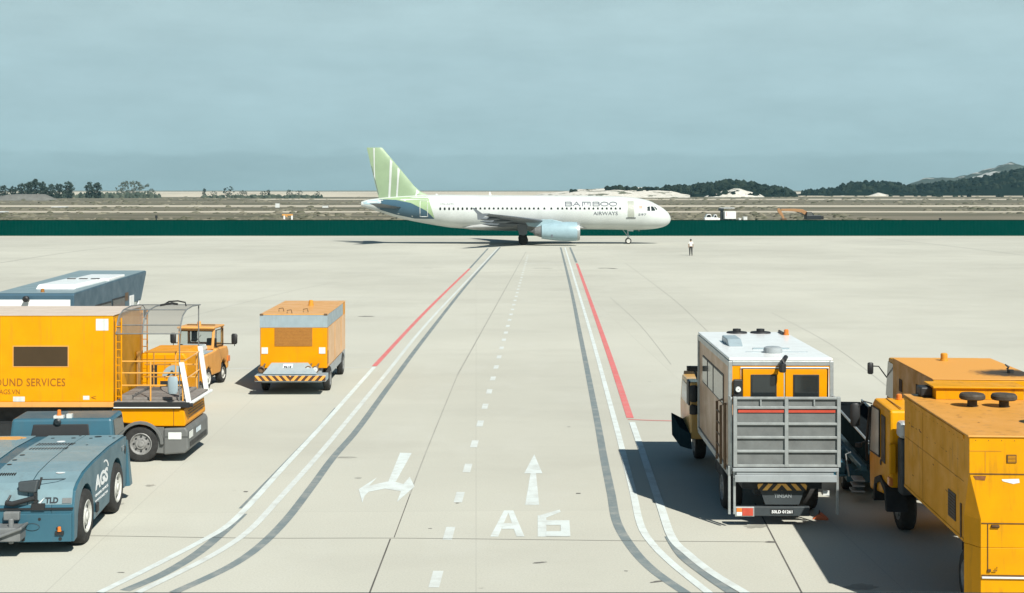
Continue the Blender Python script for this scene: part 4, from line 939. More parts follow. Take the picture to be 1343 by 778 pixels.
# ------------------------------------------------------------------ belt loader between the lift truck and the yellow trucks
def build_belt_loader():
    r = thing('belt_loader', 'dark blue belt loader lying low in shade between the lift truck and yellow trucks', 'belt loader', (7.86,30.3,0), 5.6)
    b = MB(); b.hexa([(.06,.0,.98),(.80,.0,.98),(.80,6.4,.90),(.06,6.4,.90),(.06,0,1.385),(.80,0,1.385),(.80,6.4,1.365),(.06,6.4,1.365)]); b.build('belt', M['rubber'], r)
    for x in (0,.82):
        b = MB(); b.hexa([(x,0,.95),(x+.05,0,.95),(x+.05,6.4,.86),(x,6.4,.86),(x,0,1.42),(x+.05,0,1.42),(x+.05,6.4,1.40),(x,6.4,1.40)]); pnl = b.build('side_panel', M['guard'], r, bevel=.01)
        b = MB(); b.tube([(x+.025,0,1.435),(x+.025,6.4,1.415)], .028, 8); b.build('top_rail', M['alu'], pnl)
    b = MB(); b.hexa([(-.16,.0,.80),(-.03,.0,.80),(-.03,4.6,.66),(-.16,4.6,.66),(-.16,0,.93),(-.03,0,.93),(-.03,4.6,.80),(-.16,4.6,.80)]); b.tube([(-.1,.3,.8),(-.1,1.4,.5)], .04, 6); b.tube([(-.1,2.6,.75),(-.1,1.6,.45)], .04, 6); b.build('lift_arm', M['blue'], r, bevel=.015)
    b = MB(); b.box(-.30,.86,1.1,5.9,.32,.62); b.box(-.52,-.08,2.3,3.3,.62,.86); ch = b.build('chassis', M['blue'], r, bevel=.03)
    b = MB(); b.box(-.75,-.32,1.15,1.65,.50,.78); b.box(-.80,-.30,1.10,1.70,.44,.50); b.build('battery_box', M['blue'], ch, bevel=.03)
    b = MB(); [b.box(-.30+.02*k,-.02,.35-.05*k,.75,.26+.13*k,.29+.13*k) for k in range(3)]; split(b, 'step', M['grey'], ch)
    b = MB(); b.tube([(-.28,.9,.5),(-.36,.9,1.0),(-.24,.9,1.05)], .018, 6); b.build('control_lever', M['alu'], ch)
    for x, s in ((-.2,-1),(.72,1)): wheel(r, (x,1.9,.33), .33, .22, 'x', 'rim', s); wheel(r, (x,5.2,.33), .33, .22, 'x', 'rim', s)
build_belt_loader()
M['cone_orange'] = plain('cone_orange', (.66,.15,.05), .5)
c = thing('traffic_cone', 'small orange and white traffic cone standing on the belt loader beside the lift truck', 'traffic cone', (7.80,33.15,.865))
b = MB(); b.box(-.13,.13,-.13,.13,0,.03); b.build('base', M['black'], c, bevel=.01)
b = MB(); b.lathe([(.115,.03),(.085,.16)], (0,0,0), 'z', 16); b.lathe([(.062,.28),(.03,.42),(.025,.46)], (0,0,0), 'z', 16); b.build('cone', M['cone_orange'], c, smooth=True); b = MB(); b.lathe([(.0855,.16),(.0625,.28)], (0,0,0), 'z', 16); b.build('reflective_band', M['letterwhite'], c, smooth=True)
# chock and flap of cloth on the ground behind the lift truck
c = thing('wheel_chock', 'small orange wheel chock on the ground at the right rear of the lift truck', 'wheel chock', (*G(1076,681),0), 20)
b = MB(); b.prism([(-.17,0),(.17,0),(.12,.05),(.0,.14),(-.10,.05)], 'y', -.08, .08); b.build('wedge', M['cone_orange'], c, bevel=.012); b = MB(); b.tube([(-.02,-.08,.12),(-.02,0,.19),(-.02,.08,.12)], .012, 6); b.build('handle', M['black'], c)
# ------------------------------------------------------------------ yellow high-lift box truck on the left
def build_highlift():
    r = thing('high_lift_truck', 'big yellow box truck with railed front platform over its low cab, at the left edge', 'high lift truck', (-10.26,35.30,0), 0)
    L, D, ZB, ZT = 6.6, 2.7, 1.56, 3.78
    b = MB(); b.box(-L,0,0,D,ZB,ZT); body = b.build('box_body', M['yellow'], r, bevel=.015)
    b = MB(); b.box(-L-.02,.02,-.02,D+.02,ZT+.001,ZT+.02); roof = b.build('roof', M['peachroof'], r, bevel=.006)
    b = MB(); b.box(-L-.02,.03,-.03,D+.03,ZB-.13,ZB-.002); b.build('base_rail', M['peach'], body, bevel=.01)
    b = MB(); b.box(-2.58,-1.14,-.008,-.002,2.46,3.01); wf = b.build('window', M['peach'], body); b = MB(); b.box(-2.555,-1.165,-.014,-.009,2.485,2.985); b.build('pane', M['brownglass'], wf)
    put_text('GROUND SERVICES', 2.14, .205, (-3.37,-.004,1.965), M['letterorange'], body, bold=.006, spacing=1.08)
    put_text('WWW.AGS.VN', 1.05, .125, (-3.45,-.004,1.76), M['letterorange'], body, bold=.002)
    b = MB(); b.box(-.44,-.12,-.006,-.001,3.40,3.70); b.build('reflector_panel', M['lamp'], body)
    b = MB(); b.box(-2.57,-2.27,-.006,-.001,1.57,1.70); b.box(-.77,-.61,-.006,-.001,1.62,1.72); split(b, 'label_plate', M['offwhite'], body)
    put_text('<', .12, .09, (-.56,-.004,1.63), M['letterorange'], body)
    b = MB(); b.box(-.235,-.228,-.006,-.001,1.58,3.76); b.box(-3.9,-3.893,-.006,-.001,1.58,3.76); split(b, 'panel_seam', M['seam_y'], body)
    for xx in (-.75,-1.6,-2.9):
        b = MB(); b.box(xx,xx+.006,-.004,-.001,3.05,3.76); b.build('panel_seam', M['seam_y'], body)
    b = MB(); [b.lathe([(.008,0),(.006,-.004),(.001,-.005)], (-.1-.22*k,-.001,3.74), 'y', 6, caps=False) for k in range(20)]; [b.lathe([(.008,0),(.006,-.004),(.001,-.005)], (-.1-.22*k,-.001,1.6), 'y', 6, caps=False) for k in range(20)]; b.build('rivet', M['seam_y'], body)
    # corner ladder beside the box
    for y, n in ((.04,10),(D-.15,10)):
        b = MB()
        for x in (.06,.20): b.tube([(x,y,1.55),(x,y,3.72)], .020, 6)
        for k in range(n): b.tube([(.06,y,1.7+.2*k),(.20,y,1.7+.2*k)], .012, 5)
        b.build('ladder', M['orange'], r)
    # platform and railings
    b = MB(); b.box(.03,1.94,.0,2.35,1.50,1.58); pf = b.build('platform', M['wood'], r, bevel=.01)
    b = MB(); b.box(.03,1.98,-.06,-.004,1.42,1.56); b.tube([(1.98,-.03,1.49),(2.06,-.03,1.49)], .05, 10); b.build('edge_beam', M['black'], pf, bevel=.01)
    b = MB(); b.box(.03,1.75,-.075,-.062,1.415,1.44); b.build('edge_strip', M['white'], pf)
    b = MB(); b.box(.12,.42,.25,2.2,1.58,1.70); b.box(.45,1.65,.25,2.2,1.581,1.64); b.build('deck_plate', M['wood'], pf, bevel=.008)
    b = MB()
    for z in (2.60,2.30,1.98): b.tube([(.2,.05,z),(1.80,.05,z)], .020, 6)
    for x in (.95,1.78): b.tube([(x,.05,1.58),(x,.05,2.60)], .022, 6)
    for z in (2.58,2.24,1.90): b.tube([(.2,2.28,z),(1.66,2.28,z)], .020, 6)
    for x in (.45,1.05,1.62): b.tube([(x,2.28,1.58),(x,2.28,2.58)], .022, 6)
    for z in (2.60,2.1): b.tube([(1.80,.05,z),(1.70,2.28,z)], .018, 6)
    b.box(.03,.06,2.1,2.34,1.6,2.6); b.build('railing', M['railing'], r)
    b = MB()
    for (x0,x1,y,za,zb) in ((1.76,1.96,.0,2.58,1.50),(1.72,1.90,2.28,2.74,1.50)):
        b.hexa([(x1-.06,y-.03,zb),(x1+.06,y-.03,zb),(x1+.06,y+.03,zb),(x1-.06,y+.03,zb),(x0-.06,y-.03,za),(x0+.06,y-.03,za),(x0+.06,y+.03,za),(x0-.06,y+.03,za)])
    b.tube([(1.98,-.02,1.52),(2.02,2.3,1.52)], .045, 8); b.build('gate_post', M['white'], r)
    # wire mesh falling-object guard over the platform
    rings = []
    for k, (y, z) in enumerate([(2.3,3.86),(1.4,3.90),(.7,3.86),(.3,3.74),(.08,3.52),(.02,3.30)]): rings.append((y, z))
    b = MB(); vs = []; [vs.extend([(.06,y,z),(1.72,y,z)]) for y, z in rings]; b.add(vs, [(2*i,2*i+1,2*i+3,2*i+2) for i in range(5)]); gd = b.build('mesh_guard', M['mesh'], r, fix=False)
    b = MB()
    for x in (.07,.75,1.72): b.tube([(x,y,z+.012) for y, z in rings], .018, 6)
    for y, z in (rings[0], rings[2], rings[4], rings[5]): b.tube([(.06,y,z+.012),(1.72,y,z+.012)], .014, 6)
    b.tube([(1.70,.03,3.3),(1.70,.05,1.58)], .018, 6); b.tube([(1.68,2.28,3.86),(1.68,2.28,1.58)], .018, 6); b.build('guard_frame', M['midgrey'], gd)
    b = MB(); b.tube([(.9,1.6,3.93),(1.05,1.55,4.02),(1.3,1.5,4.04),(1.5,1.5,4.0),(1.52,1.5,3.9)], .02, 6); b.tube([(.85,1.4,3.93),(1.15,1.5,3.98),(1.3,1.5,3.95)], .03, 6); b.build('cable_loop', M['black'], gd)
    # low cab
    b = MB(); b.prism([(-.05,1.36),(.25,1.02),(.62,.98),(.98,.93),(1.84,.93),(1.86,1.0),(1.82,1.36),(1.70,1.39),(.25,1.40)], 'y', .02, 2.32); cab = b.build('cab', M['orange'], r, bevel=.03)
    b = MB(); b.box(1.55,1.56,.012,.018,.94,1.38); b.build('door_gap', M['black'], cab); b = MB(); b.box(1.866,1.874,.3,2.0,1.28,1.30); b.box(1.868,1.876,.3,2.0,1.20,1.22); b.box(1.870,1.878,.3,2.0,1.12,1.14); b.build('front_slot', M['black'], cab)
    b = MB(); b.prism([(1.30,.88),(1.86,.90),(1.92,.80),(1.93,.32),(1.84,.24),(1.30,.20)], 'y', .0, 2.34); bu = b.build('bumper', M['grey_bumper'], r, bevel=.04)
    b = MB(); b.box(1.34,1.93,-.010,-.001,.66,.67); b.build('bumper_seam', M['black'], bu); b = MB(); b.box(1.42,1.76,-.022,-.004,.60,.78); hl = b.build('headlight', M['lamp'], bu, bevel=.02)
    b = MB(); b.box(1.932,1.945,.12,.50,.60,.78); b.build('headlight', M['lamp'], bu, bevel=.004); b = MB(); b.box(1.932,1.942,.9,1.4,.62,.74); b.build('number_plate', M['plate'], bu); b = MB(); b.box(1.931,1.94,.2,2.1,.38,.50); b.build('air_slot', M['black'], bu)
    b = MB(); b.prism([(1.10,.92),(1.30,.90),(1.30,.22),(.98,.24),(.92,.50),(1.06,.52)], 'y', .06, .30); b.build('step', M['grey_bumper'], r, bevel=.02); b = MB(); b.box(1.02,1.32,.3,.5,.25,.9); b.build('step_well', M['black'], r)
    arc = [(.70+.60*math.cos(R(a)), .47+.60*math.sin(R(a))) for a in range(0,181,15)]; arc2 = [(.70+.52*math.cos(R(a)), .47+.52*math.sin(R(a))) for a in range(180,-1,-15)]
    b = MB(); b.prism(arc+arc2, 'y', -.03, .42); b.build('mudguard', M['grey_bumper'], r, bevel=.01)
    wheel(r, (.70,.20,.47), .47, .32, 'y', 'rim', -1); wheel(r, (.70,2.1,.47), .47, .32, 'y', 'rim', 1); wheel(r, (-4.6,.25,.47), .47, .5, 'y', 'rim', -1); wheel(r, (-4.6,2.1,.47), .47, .5, 'y', 'rim', 1)
    b = MB(); b.box(-6.4,1.25,.75,.90,.62,.95); b.box(-6.4,1.25,1.45,1.60,.62,.95); b.box(-6.2,-.05,.35,2.2,.95,1.42); b.box(-3.6,-.8,.25,.75,.4,.95); b.tube([(-.05,.18,1.1),(.12,.05,1.02),(.22,.05,.95)], .05, 8); b.build('chassis', M['chassis'], r)
    b = MB(); b.tube([(1.60,-.02,1.9),(1.66,-.16,2.0),(1.60,-.2,2.1)], .015, 6); q = b.build('mirror', M['black'], r); b = MB(); b.lathe([(.10,-.22),(.13,-.15),(.13,.15),(.10,.22),(.01,.22)], (0,0,0), 'z', 14); b.v = [(1.58+x,-.18+y*.4,2.02+z) for x,y,z in b.v]; b.build('housing', M['greyblue'], q, smooth=True)
M['peachroof'] = paint('peach_sheen_roof', (.62,.50,.40), .5, .2, .15); M['railing'] = paint('railing_paint', (.66,.33,.07), .4, .3, .15); M['grey_bumper'] = plain('grey_bumper_plastic', (.13,.135,.13), .6, 0, .2, 3)  # peach roof colour includes the sky's grazing reflection
build_highlift()

# ------------------------------------------------------------------ blue and white airport bus behind it
def build_bus():
    r = thing('airport_bus', 'slate blue roofed airport bus with white roof units, mostly hidden behind the yellow box truck', 'bus', (-14.36,45.0,0), 0)
    W_, ZT = 2.64, 3.62
    side = [(0,.45),(0,ZT-.06),(.06,ZT),(8.1,ZT+.20),(8.9,ZT+.22),(8.86,ZT+.10),(8.2,2.85),(8.1,2.75),(7.05,2.75),(7.05,.45)]
    b = MB(); b.prism(side, 'x', -W_, 0); body = b.build('body', M['navy'], r, bevel=.02)
    b = MB(); b.hexa([(-W_+.03,.10,ZT+.003),(-.03,.10,ZT+.003),(-.03,8.85,ZT+.225),(-W_+.03,8.85,ZT+.225),(-W_+.03,.10,ZT+.02),(-.03,.10,ZT+.02),(-.03,8.85,ZT+.245),(-W_+.03,8.85,ZT+.245)]); roof = b.build('roof', M['roof_blue'], r, bevel=.006)
    b = MB(); b.hexa([(-1.75,1.3,ZT+.02),(-.40,1.3,ZT+.02),(-.18,4.3,ZT+.10),(-1.55,4.3,ZT+.10),(-1.70,1.5,ZT+.20),(-.45,1.5,ZT+.20),(-.22,4.2,ZT+.26),(-1.5,4.2,ZT+.26)]); ac = b.build('roof_unit', M['white'], roof, bevel=.05)
    b = MB(); [b.box(-1.40+.42*k,-1.12+.42*k,3.6,3.75,ZT+.245,ZT+.268) for k in range(3)]; b.build('vent_slot', M['black'], ac)
    b = MB(); b.hexa([(-1.45,4.3,ZT+.1),(-.12,4.3,ZT+.1),(-.08,6.2,ZT+.16),(-1.35,6.2,ZT+.16),(-1.45,4.3,ZT+.22),(-.12,4.3,ZT+.22),(-.08,6.2,ZT+.26),(-1.35,6.2,ZT+.26)]); b.build('roof_unit', M['white'], roof, bevel=.03)
    b = MB(); b.box(-W_+.1,-.12,-.012,-.002,2.9,3.42); b.build('rear_panel', M['white'], body, bevel=.004)
    b = MB(); b.tube([(-1.5,-.0,3.40),(-1.5,-.16,3.44),(-1.5,-.2,3.40)], .05, 8); b.lathe([(.06,0),(.10,-.04),(.10,-.16),(.06,-.19),(.01,-.19)], (-1.5,-.12,3.46), 'y', 14, caps=False); b.build('camera', M['black'], r, smooth=True)
    beacon(roof, (-1.15,.35,ZT+.02), .06, .12, 'brown')
    for y0, y1, z1 in ((.5,2.2,3.0),(2.3,4.2,3.05),(4.3,5.9,3.1)):
        b = MB(); b.box(.002,.012,y0,y1,2.0,z1); w = b.build('window', M['black'], r, bevel=.004); b = MB(); b.box(.0125,.018,y0+.06,y1-.06,2.06,z1-.06); b.build('pane', M['glass'], w)
    b = MB(); b.box(.002,.010,5.95,6.35,2.9,3.2); b.build('route_panel', M['brown_steel'], r)
    b = MB(); b.box(.002,.03,6.5,7.05,.5,3.05); b.box(.002,.03,5.9,6.5,.5,1.9); b.box(-W_,-.0,7.052,7.9,.5,1.5); fp = b.build('front_pillar', M['white'], r, bevel=.02)
    b = MB(); b.box(-.09,.0,7.8,7.92,1.5,2.85); b.build('windscreen_post', M['white'], r, bevel=.02)
    b = MB(); b.lathe([(.16,0),(.16,.012),(.01,.012)], (.031,6.3,1.65), 'x', 16, caps=False); b.v = [(x,6.3+(y-6.3)*.7,z) for x,y,z in b.v]; b.build('filler_cap', M['black'], fp)
    b = MB(); b.hexa([(-W_+.1,7.80,1.5),(-.1,7.80,1.5),(-.1,7.86,1.5),(-W_+.1,7.86,1.5),(-W_+.1,8.12,2.82),(-.1,8.12,2.82),(-.1,8.18,2.82),(-W_+.1,8.18,2.82)]); b.build('windscreen', M['clear'], r)
    for y in (2.0,6.2):
        for x, s in ((-.13,1),(-W_+.13,-1)): wheel(r, (x,y,.48), .48, .28, 'x', 'rim', s)
    b = MB(); b.tube([(.0,7.4,2.5),(.22,7.6,2.6),(.3,7.7,2.4)], .02, 6); m_ = b.build('mirror', M['black'], r); b = MB(); b.lathe([(.06,-.2),(.09,-.12),(.09,.12),(.06,.2)], (.3,7.7,2.25), 'z', 10); b.build('housing', M['black'], m_, smooth=True)
build_bus()

# ------------------------------------------------------------------ small yellow tractors behind the platform
def build_box_tractor():
    r = thing('box_tractor', 'small square yellow tractor with rounded top seen through the platform railings', 'tractor', (-11.10,43.4,0), 0)
    b = MB(); b.prism([(-.75,.45),(.80,.45),(.82,1.70),(.70,1.86),(-.62,1.86),(-.76,1.70)], 'y', 0, 2.3); body = b.build('body', M['orange'], r, bevel=.06)
    b = MB(); b.box(-.34,-.12,-.012,-.002,.82,1.50); b.build('front_slot', M['black'], body, bevel=.01); b = MB(); b.box(-.02,.66,-.012,-.002,.62,.98); b.build('grille', M['black'], body, bevel=.02)
    q = [( .42+.38*math.cos(R(a)), 1.10+.38*math.sin(R(a))) for a in range(20,181,16)]
    b = MB(); b.prism(q, 'y', -.014, -.002); wi = b.build('window', M['greyblue'], body)
    b = MB(); b.tube([(.20,-.03,1.12),(.36,-.05,1.30),(.52,-.03,1.12)], .03, 6); b.build('headlight', M['chassis'], body)
    b = MB(); b.box(.12,.14,-.012,-.002,1.02,1.80); b.box(-.72,.78,-.012,-.002,1.66,1.675); b.build('panel_seam', M['seam_y'], body)
    b = MB(); b.box(-.8,.85,-.10,.1,.36,.56); b.build('bumper', M['yellow'], r, bevel=.03)
    for y in (.55,1.9):
        for x, s in ((-.68,-1),(.72,1)): wheel(r, (x,y,.36), .36, .22, 'x', 'rim', s)
build_box_tractor()
def build_tow_tractor():
    r = thing('tow_tractor', 'peach orange tow tractor with a clear cab and two black mirrors on long arms', 'tractor', (-10.78,47.9,0), 7)
    W_ = 1.55
    b = MB(); b.prism([(0,.42),(0,1.10),(.10,1.22),(1.35,1.28),(1.40,1.32),(2.6,1.30),(2.75,1.10),(2.75,.50),(2.55,.45),(2.45,.72),(2.2,.86),(1.95,.72),(1.85,.42),(.95,.42),(.86,.66),(.60,.78),(.36,.66),(.26,.42)], 'x', -W_, 0); body = b.build('body', M['peach'], r, bevel=.05)
    b = MB(); b.hexa([(-1.18,.06,1.20),(-.38,.06,1.20),(-.30,1.38,1.30),(-1.28,1.38,1.30),(-1.12,.10,1.36),(-.44,.10,1.36),(-.36,1.36,1.50),(-1.22,1.36,1.50)]); b.build('hood', M['hoodgrey'], r, bevel=.05)
    b = MB(); b.box(-.36,-.04,.25,1.2,1.225,1.29); b.build('fender_top', M['greyblue'], r, bevel=.03)
    b = MB(); b.lathe([(.10,-.12),(.11,0),(.07,.02),(.01,.02)], (0,0,0), 'y', 14); b.v = [(-.22+x,-.02-y,1.20+z) for x,y,z in b.v]; b.build('headlight', M['peach'], r, smooth=True)
    c0, c1 = 1.32, 2.45
    b = MB()
    for x in (-1.40,-.14): b.hexa([(x-.045,c0,1.3),(x+.045,c0,1.3),(x+.045,c0+.09,1.3),(x-.045,c0+.09,1.3),(x-.045,c0+.14,2.02),(x+.045,c0+.14,2.02),(x+.045,c0+.23,2.02),(x-.045,c0+.23,2.02)]); b.box(x-.045,x+.045,c1-.09,c1,1.3,2.02)
    b.box(-1.44,-.10,c0+.02,c0+.10,1.3,1.46); b.box(-1.44,-.10,c1-.08,c1,1.3,1.44); b.box(-1.44,-.10,c0+.13,c0+.22,1.93,2.03); cab = b.build('cab', M['peach'], r, bevel=.02)
    b = MB(); b.box(-1.47,-.07,c0+.02,c1+.04,2.022,2.10); roof = b.build('roof', M['peach'], r, bevel=.03); beacon(roof, (-.80,c0+.5,2.10), .07, .16, 'peach'); b = MB(); b.box(-1.3,-.25,c0+.6,c0+.66,2.10,2.13); b.build('roof_rack', M['brown_steel'], roof)
    b = MB(); b.hexa([(-1.36,c0+.03,1.46),(-.18,c0+.03,1.46),(-.18,c0+.045,1.46),(-1.36,c0+.045,1.46),(-1.36,c0+.15,1.95),(-.18,c0+.15,1.95),(-.18,c0+.165,1.95),(-1.36,c0+.165,1.95)]); w = b.build('windscreen', M['clear'], cab)
    b = MB(); b.tube([(-1.36,c0+.02,1.46),(-.18,c0+.02,1.46),(-.18,c0+.14,1.94),(-1.36,c0+.14,1.94),(-1.36,c0+.02,1.46)], .018, 6); b.tube([(-.85,c0+.01,1.47),(-.58,c0+.09,1.80)], .010, 5); b.build('windscreen_seal', M['black'], w)
    b = MB(); b.box(-.105,-.095,c0+.25,c1-.1,1.36,1.96); b.build('side_window', M['clear'], cab); b = MB(); b.tube([(-.09,c0+.25,1.36),(-.09,c1-.1,1.36),(-.09,c1-.1,1.96),(-.09,c0+.28,1.96),(-.09,c0+.25,1.36)], .02, 6); b.build('window_seal', M['black'], cab)
    b = MB(); b.box(-1.15,-.95,c0+.62,c0+.75,1.5,1.95); b.box(-.6,-.25,c0+.7,c0+.85,1.25,1.62); b.build('seat', M['black'], r, bevel=.03)
    b = MB(); b.tube([(-.9+.17*math.cos(R(a)), c0+.35, 1.52+.12*math.sin(R(a))) for a in range(0,361,30)], .014, 5); b.build('steering_wheel', M['black'], r)
    for s, xa, xb in ((1,-.08,.66),(-1,-1.45,-1.62)):
        b = MB(); b.tube([(xa,c0+.2,1.50),(xb,c0+.1,1.50)], .018, 6); b.tube([(xb,c0+.1,1.42),(xb,c0+.1,1.85)], .014, 6); m_ = b.build('mirror', M['black'], cab)
        b = MB(); b.lathe([(.07,-.19),(.11,-.14),(.115,.14),(.07,.19)], (0,0,0), 'z', 12); b.v = [(xb+x, c0+.08+y*.5, 1.68+z) for x,y,z in b.v]; b.build('housing', M['black'], m_, smooth=True)
    for y in (.60,2.2):
        for x, s in ((-.12,1),(-W_+.12,-1)): wheel(r, (x,y,.36), .36, .22, 'x', 'rim_white', s)
    b = MB(); b.box(-W_+.2,-.2,.2,2.6,.30,.5); b.build('chassis', M['chassis'], r); b = MB(); b.box(-.02,.03,2.55,2.8,.72,.92); b.build('tail_light', M['amber'], r)
M['hoodgrey'] = paint('dusty_hood_sky_sheen', (.42,.46,.45), .25, .6, .1)  # hood grey has the reflected sky painted into it
build_tow_tractor()

# ------------------------------------------------------------------ ground power van with hazard bumper
def build_power_van():
    r = thing('ground_unit', 'boxy yellow ground unit with a grey top band and hazard striped bumper, standing alone', 'service vehicle', (-8.70,47.40,0), -.8)
    W_, L, ZB, ZT = 2.31, 5.8, .86, 2.73
    b = MB(); b.box(0,W_,0,L,ZB,ZT-.45); body = b.build('body', M['orange'], r, bevel=.02)
    b = MB(); b.box(0,W_,0,L-.02,ZT-.45,ZT-.03); up = b.build('upper_body', M['orange'], r)
    b = MB(); b.box(-.010,W_+.010,-.010,-.001,ZT-.46,ZT-.035); b.prism([(-.009,ZT-.46),(L-.9,ZT-.46),(L-.9,ZT-.035),(-.009,ZT-.035)], 'x', W_+.001, W_+.012); b.prism([(0,ZT-.46),(L-.9,ZT-.46),(L-.9,ZT-.035),(0,ZT-.035)], 'x', -.011, -.001); b.build('grey_band', M['greyblue'], up)
    b = MB(); b.box(-.015,W_+.015,-.015,L+.015,ZT-.03,ZT); roof = b.build('roof', M['peach'], r, bevel=.01)
    for x, y in ((.55,1.1),(1.45,.8),(.95,.35)):
        b = MB(); b.tube([(x-.07,y,ZT),(x-.07,y,ZT+.10),(x+.07,y,ZT+.12),(x+.10,y,ZT)], .016, 6); b.build('lifting_eye', M['brown_steel'], roof)
    beacon(roof, (1.28,3.6,ZT), .09, .20, 'amberdull')
    for x in (.04,W_-.06):
        b = MB(); b.box(x-.05,x+.07,-.022,.05,ZT-.045,ZT+.012); b.build('corner_lamp', M['brown_steel'], roof)
    b = MB(); b.box(.50,1.80,-.014,-.002,1.62,2.26); g = b.build('grille', M['brown'], body, bevel=.004)
    b = MB(); [b.box(.52,1.78,-.019,-.0145,1.65+.05*k,1.662+.05*k) for k in range(12)]; b.build('grille_slat', M['seam_y'], g)
    for x in (.05,2.03):
        b = MB(); b.box(x,x+.22,-.02,-.002,1.36,1.58); b.build('reflector', M['lamp'], body, bevel=.01)
    b = MB(); b.box(0,W_,-.006,-.001,ZT-.475,ZT-.462); b.box(.02,.03,-.006,-.001,.9,2.26); b.build('panel_seam', M['seam_y'], body)
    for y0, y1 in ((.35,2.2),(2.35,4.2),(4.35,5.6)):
        b = MB(); b.box(W_+.001,W_+.010,y0,y1,.90,2.24); b.build('side_door', M['peach_sheen'], body, bevel=.003)
    b = MB(); b.box(W_+.001,W_+.012,.15,.3,1.0,1.45); b.build('handle_plate', M['brown_steel'], body)
    b = MB(); b.box(.03,W_-.20,.1,L,.34,ZB); b.box(W_-.029,W_-.004,.9,L,.52,ZB-.02); ch = b.build('chassis', M['grey'], r, bevel=.01)
    b = MB(); b.hexa([(.22,-.70,.73),(2.06,-.70,.73),(1.66,-.03,.80),(.40,-.03,.80),(.20,-.72,.76),(2.08,-.72,.76),(1.66,-.03,1.06),(.40,-.03,1.06)]); sh = b.build('drawbar_cover', M['greyblue'], r, bevel=.01)
    b = MB(); b.box(-.06,2.36,-.76,-.02,.50,.715); bu = b.build('bumper', M['greyblue'], r, bevel=.015)
    b = MB(); b.box(-.05,2.35,-.772,-.762,.53,.705); b.build('hazard_board', M['hazard'], bu)
    b = MB(); b.hexa([(.83,-.415,.886),(1.16,-.415,.886),(1.16,-.40,.882),(.83,-.40,.882),(.83,-.15,1.03),(1.16,-.15,1.03),(1.16,-.135,1.026),(.83,-.135,1.026)]); pl = b.build('number_plate', M['plate'], sh)
    u = Vector((0,.265,.144)).normalized(); put_text('9618', .26, .14, (.865,-.375,.915), M['letterblack'], pl, up=u, bold=.03)
    for x in (.10,1.70,1.95):
        b = MB(); b.lathe([(.06,0),(.12,-.02),(.125,-.10),(.09,-.12),(.07,-.06),(.01,-.05)], (x,-.25,.86), 'y', 14, caps=False); b.tube([(x,-.2,.9),(x+.08,-.05,1.02)], .03, 6); b.build('connector', M['brown_steel'], r, smooth=True)
    for x in (1.7,1.95): 
        b = MB(); b.lathe([(.085,-.375),(.01,-.376)], (x,0,.86), 'y', 12, caps=False); b.build('connector_cap', M['offwhite'], r)
    for y in (.75,4.9):
        for x, s in ((W_-.08,1),(.08,-1)): wheel(r, (x,y,.42), .42, .22, 'x', 'rim', s)
build_power_van()

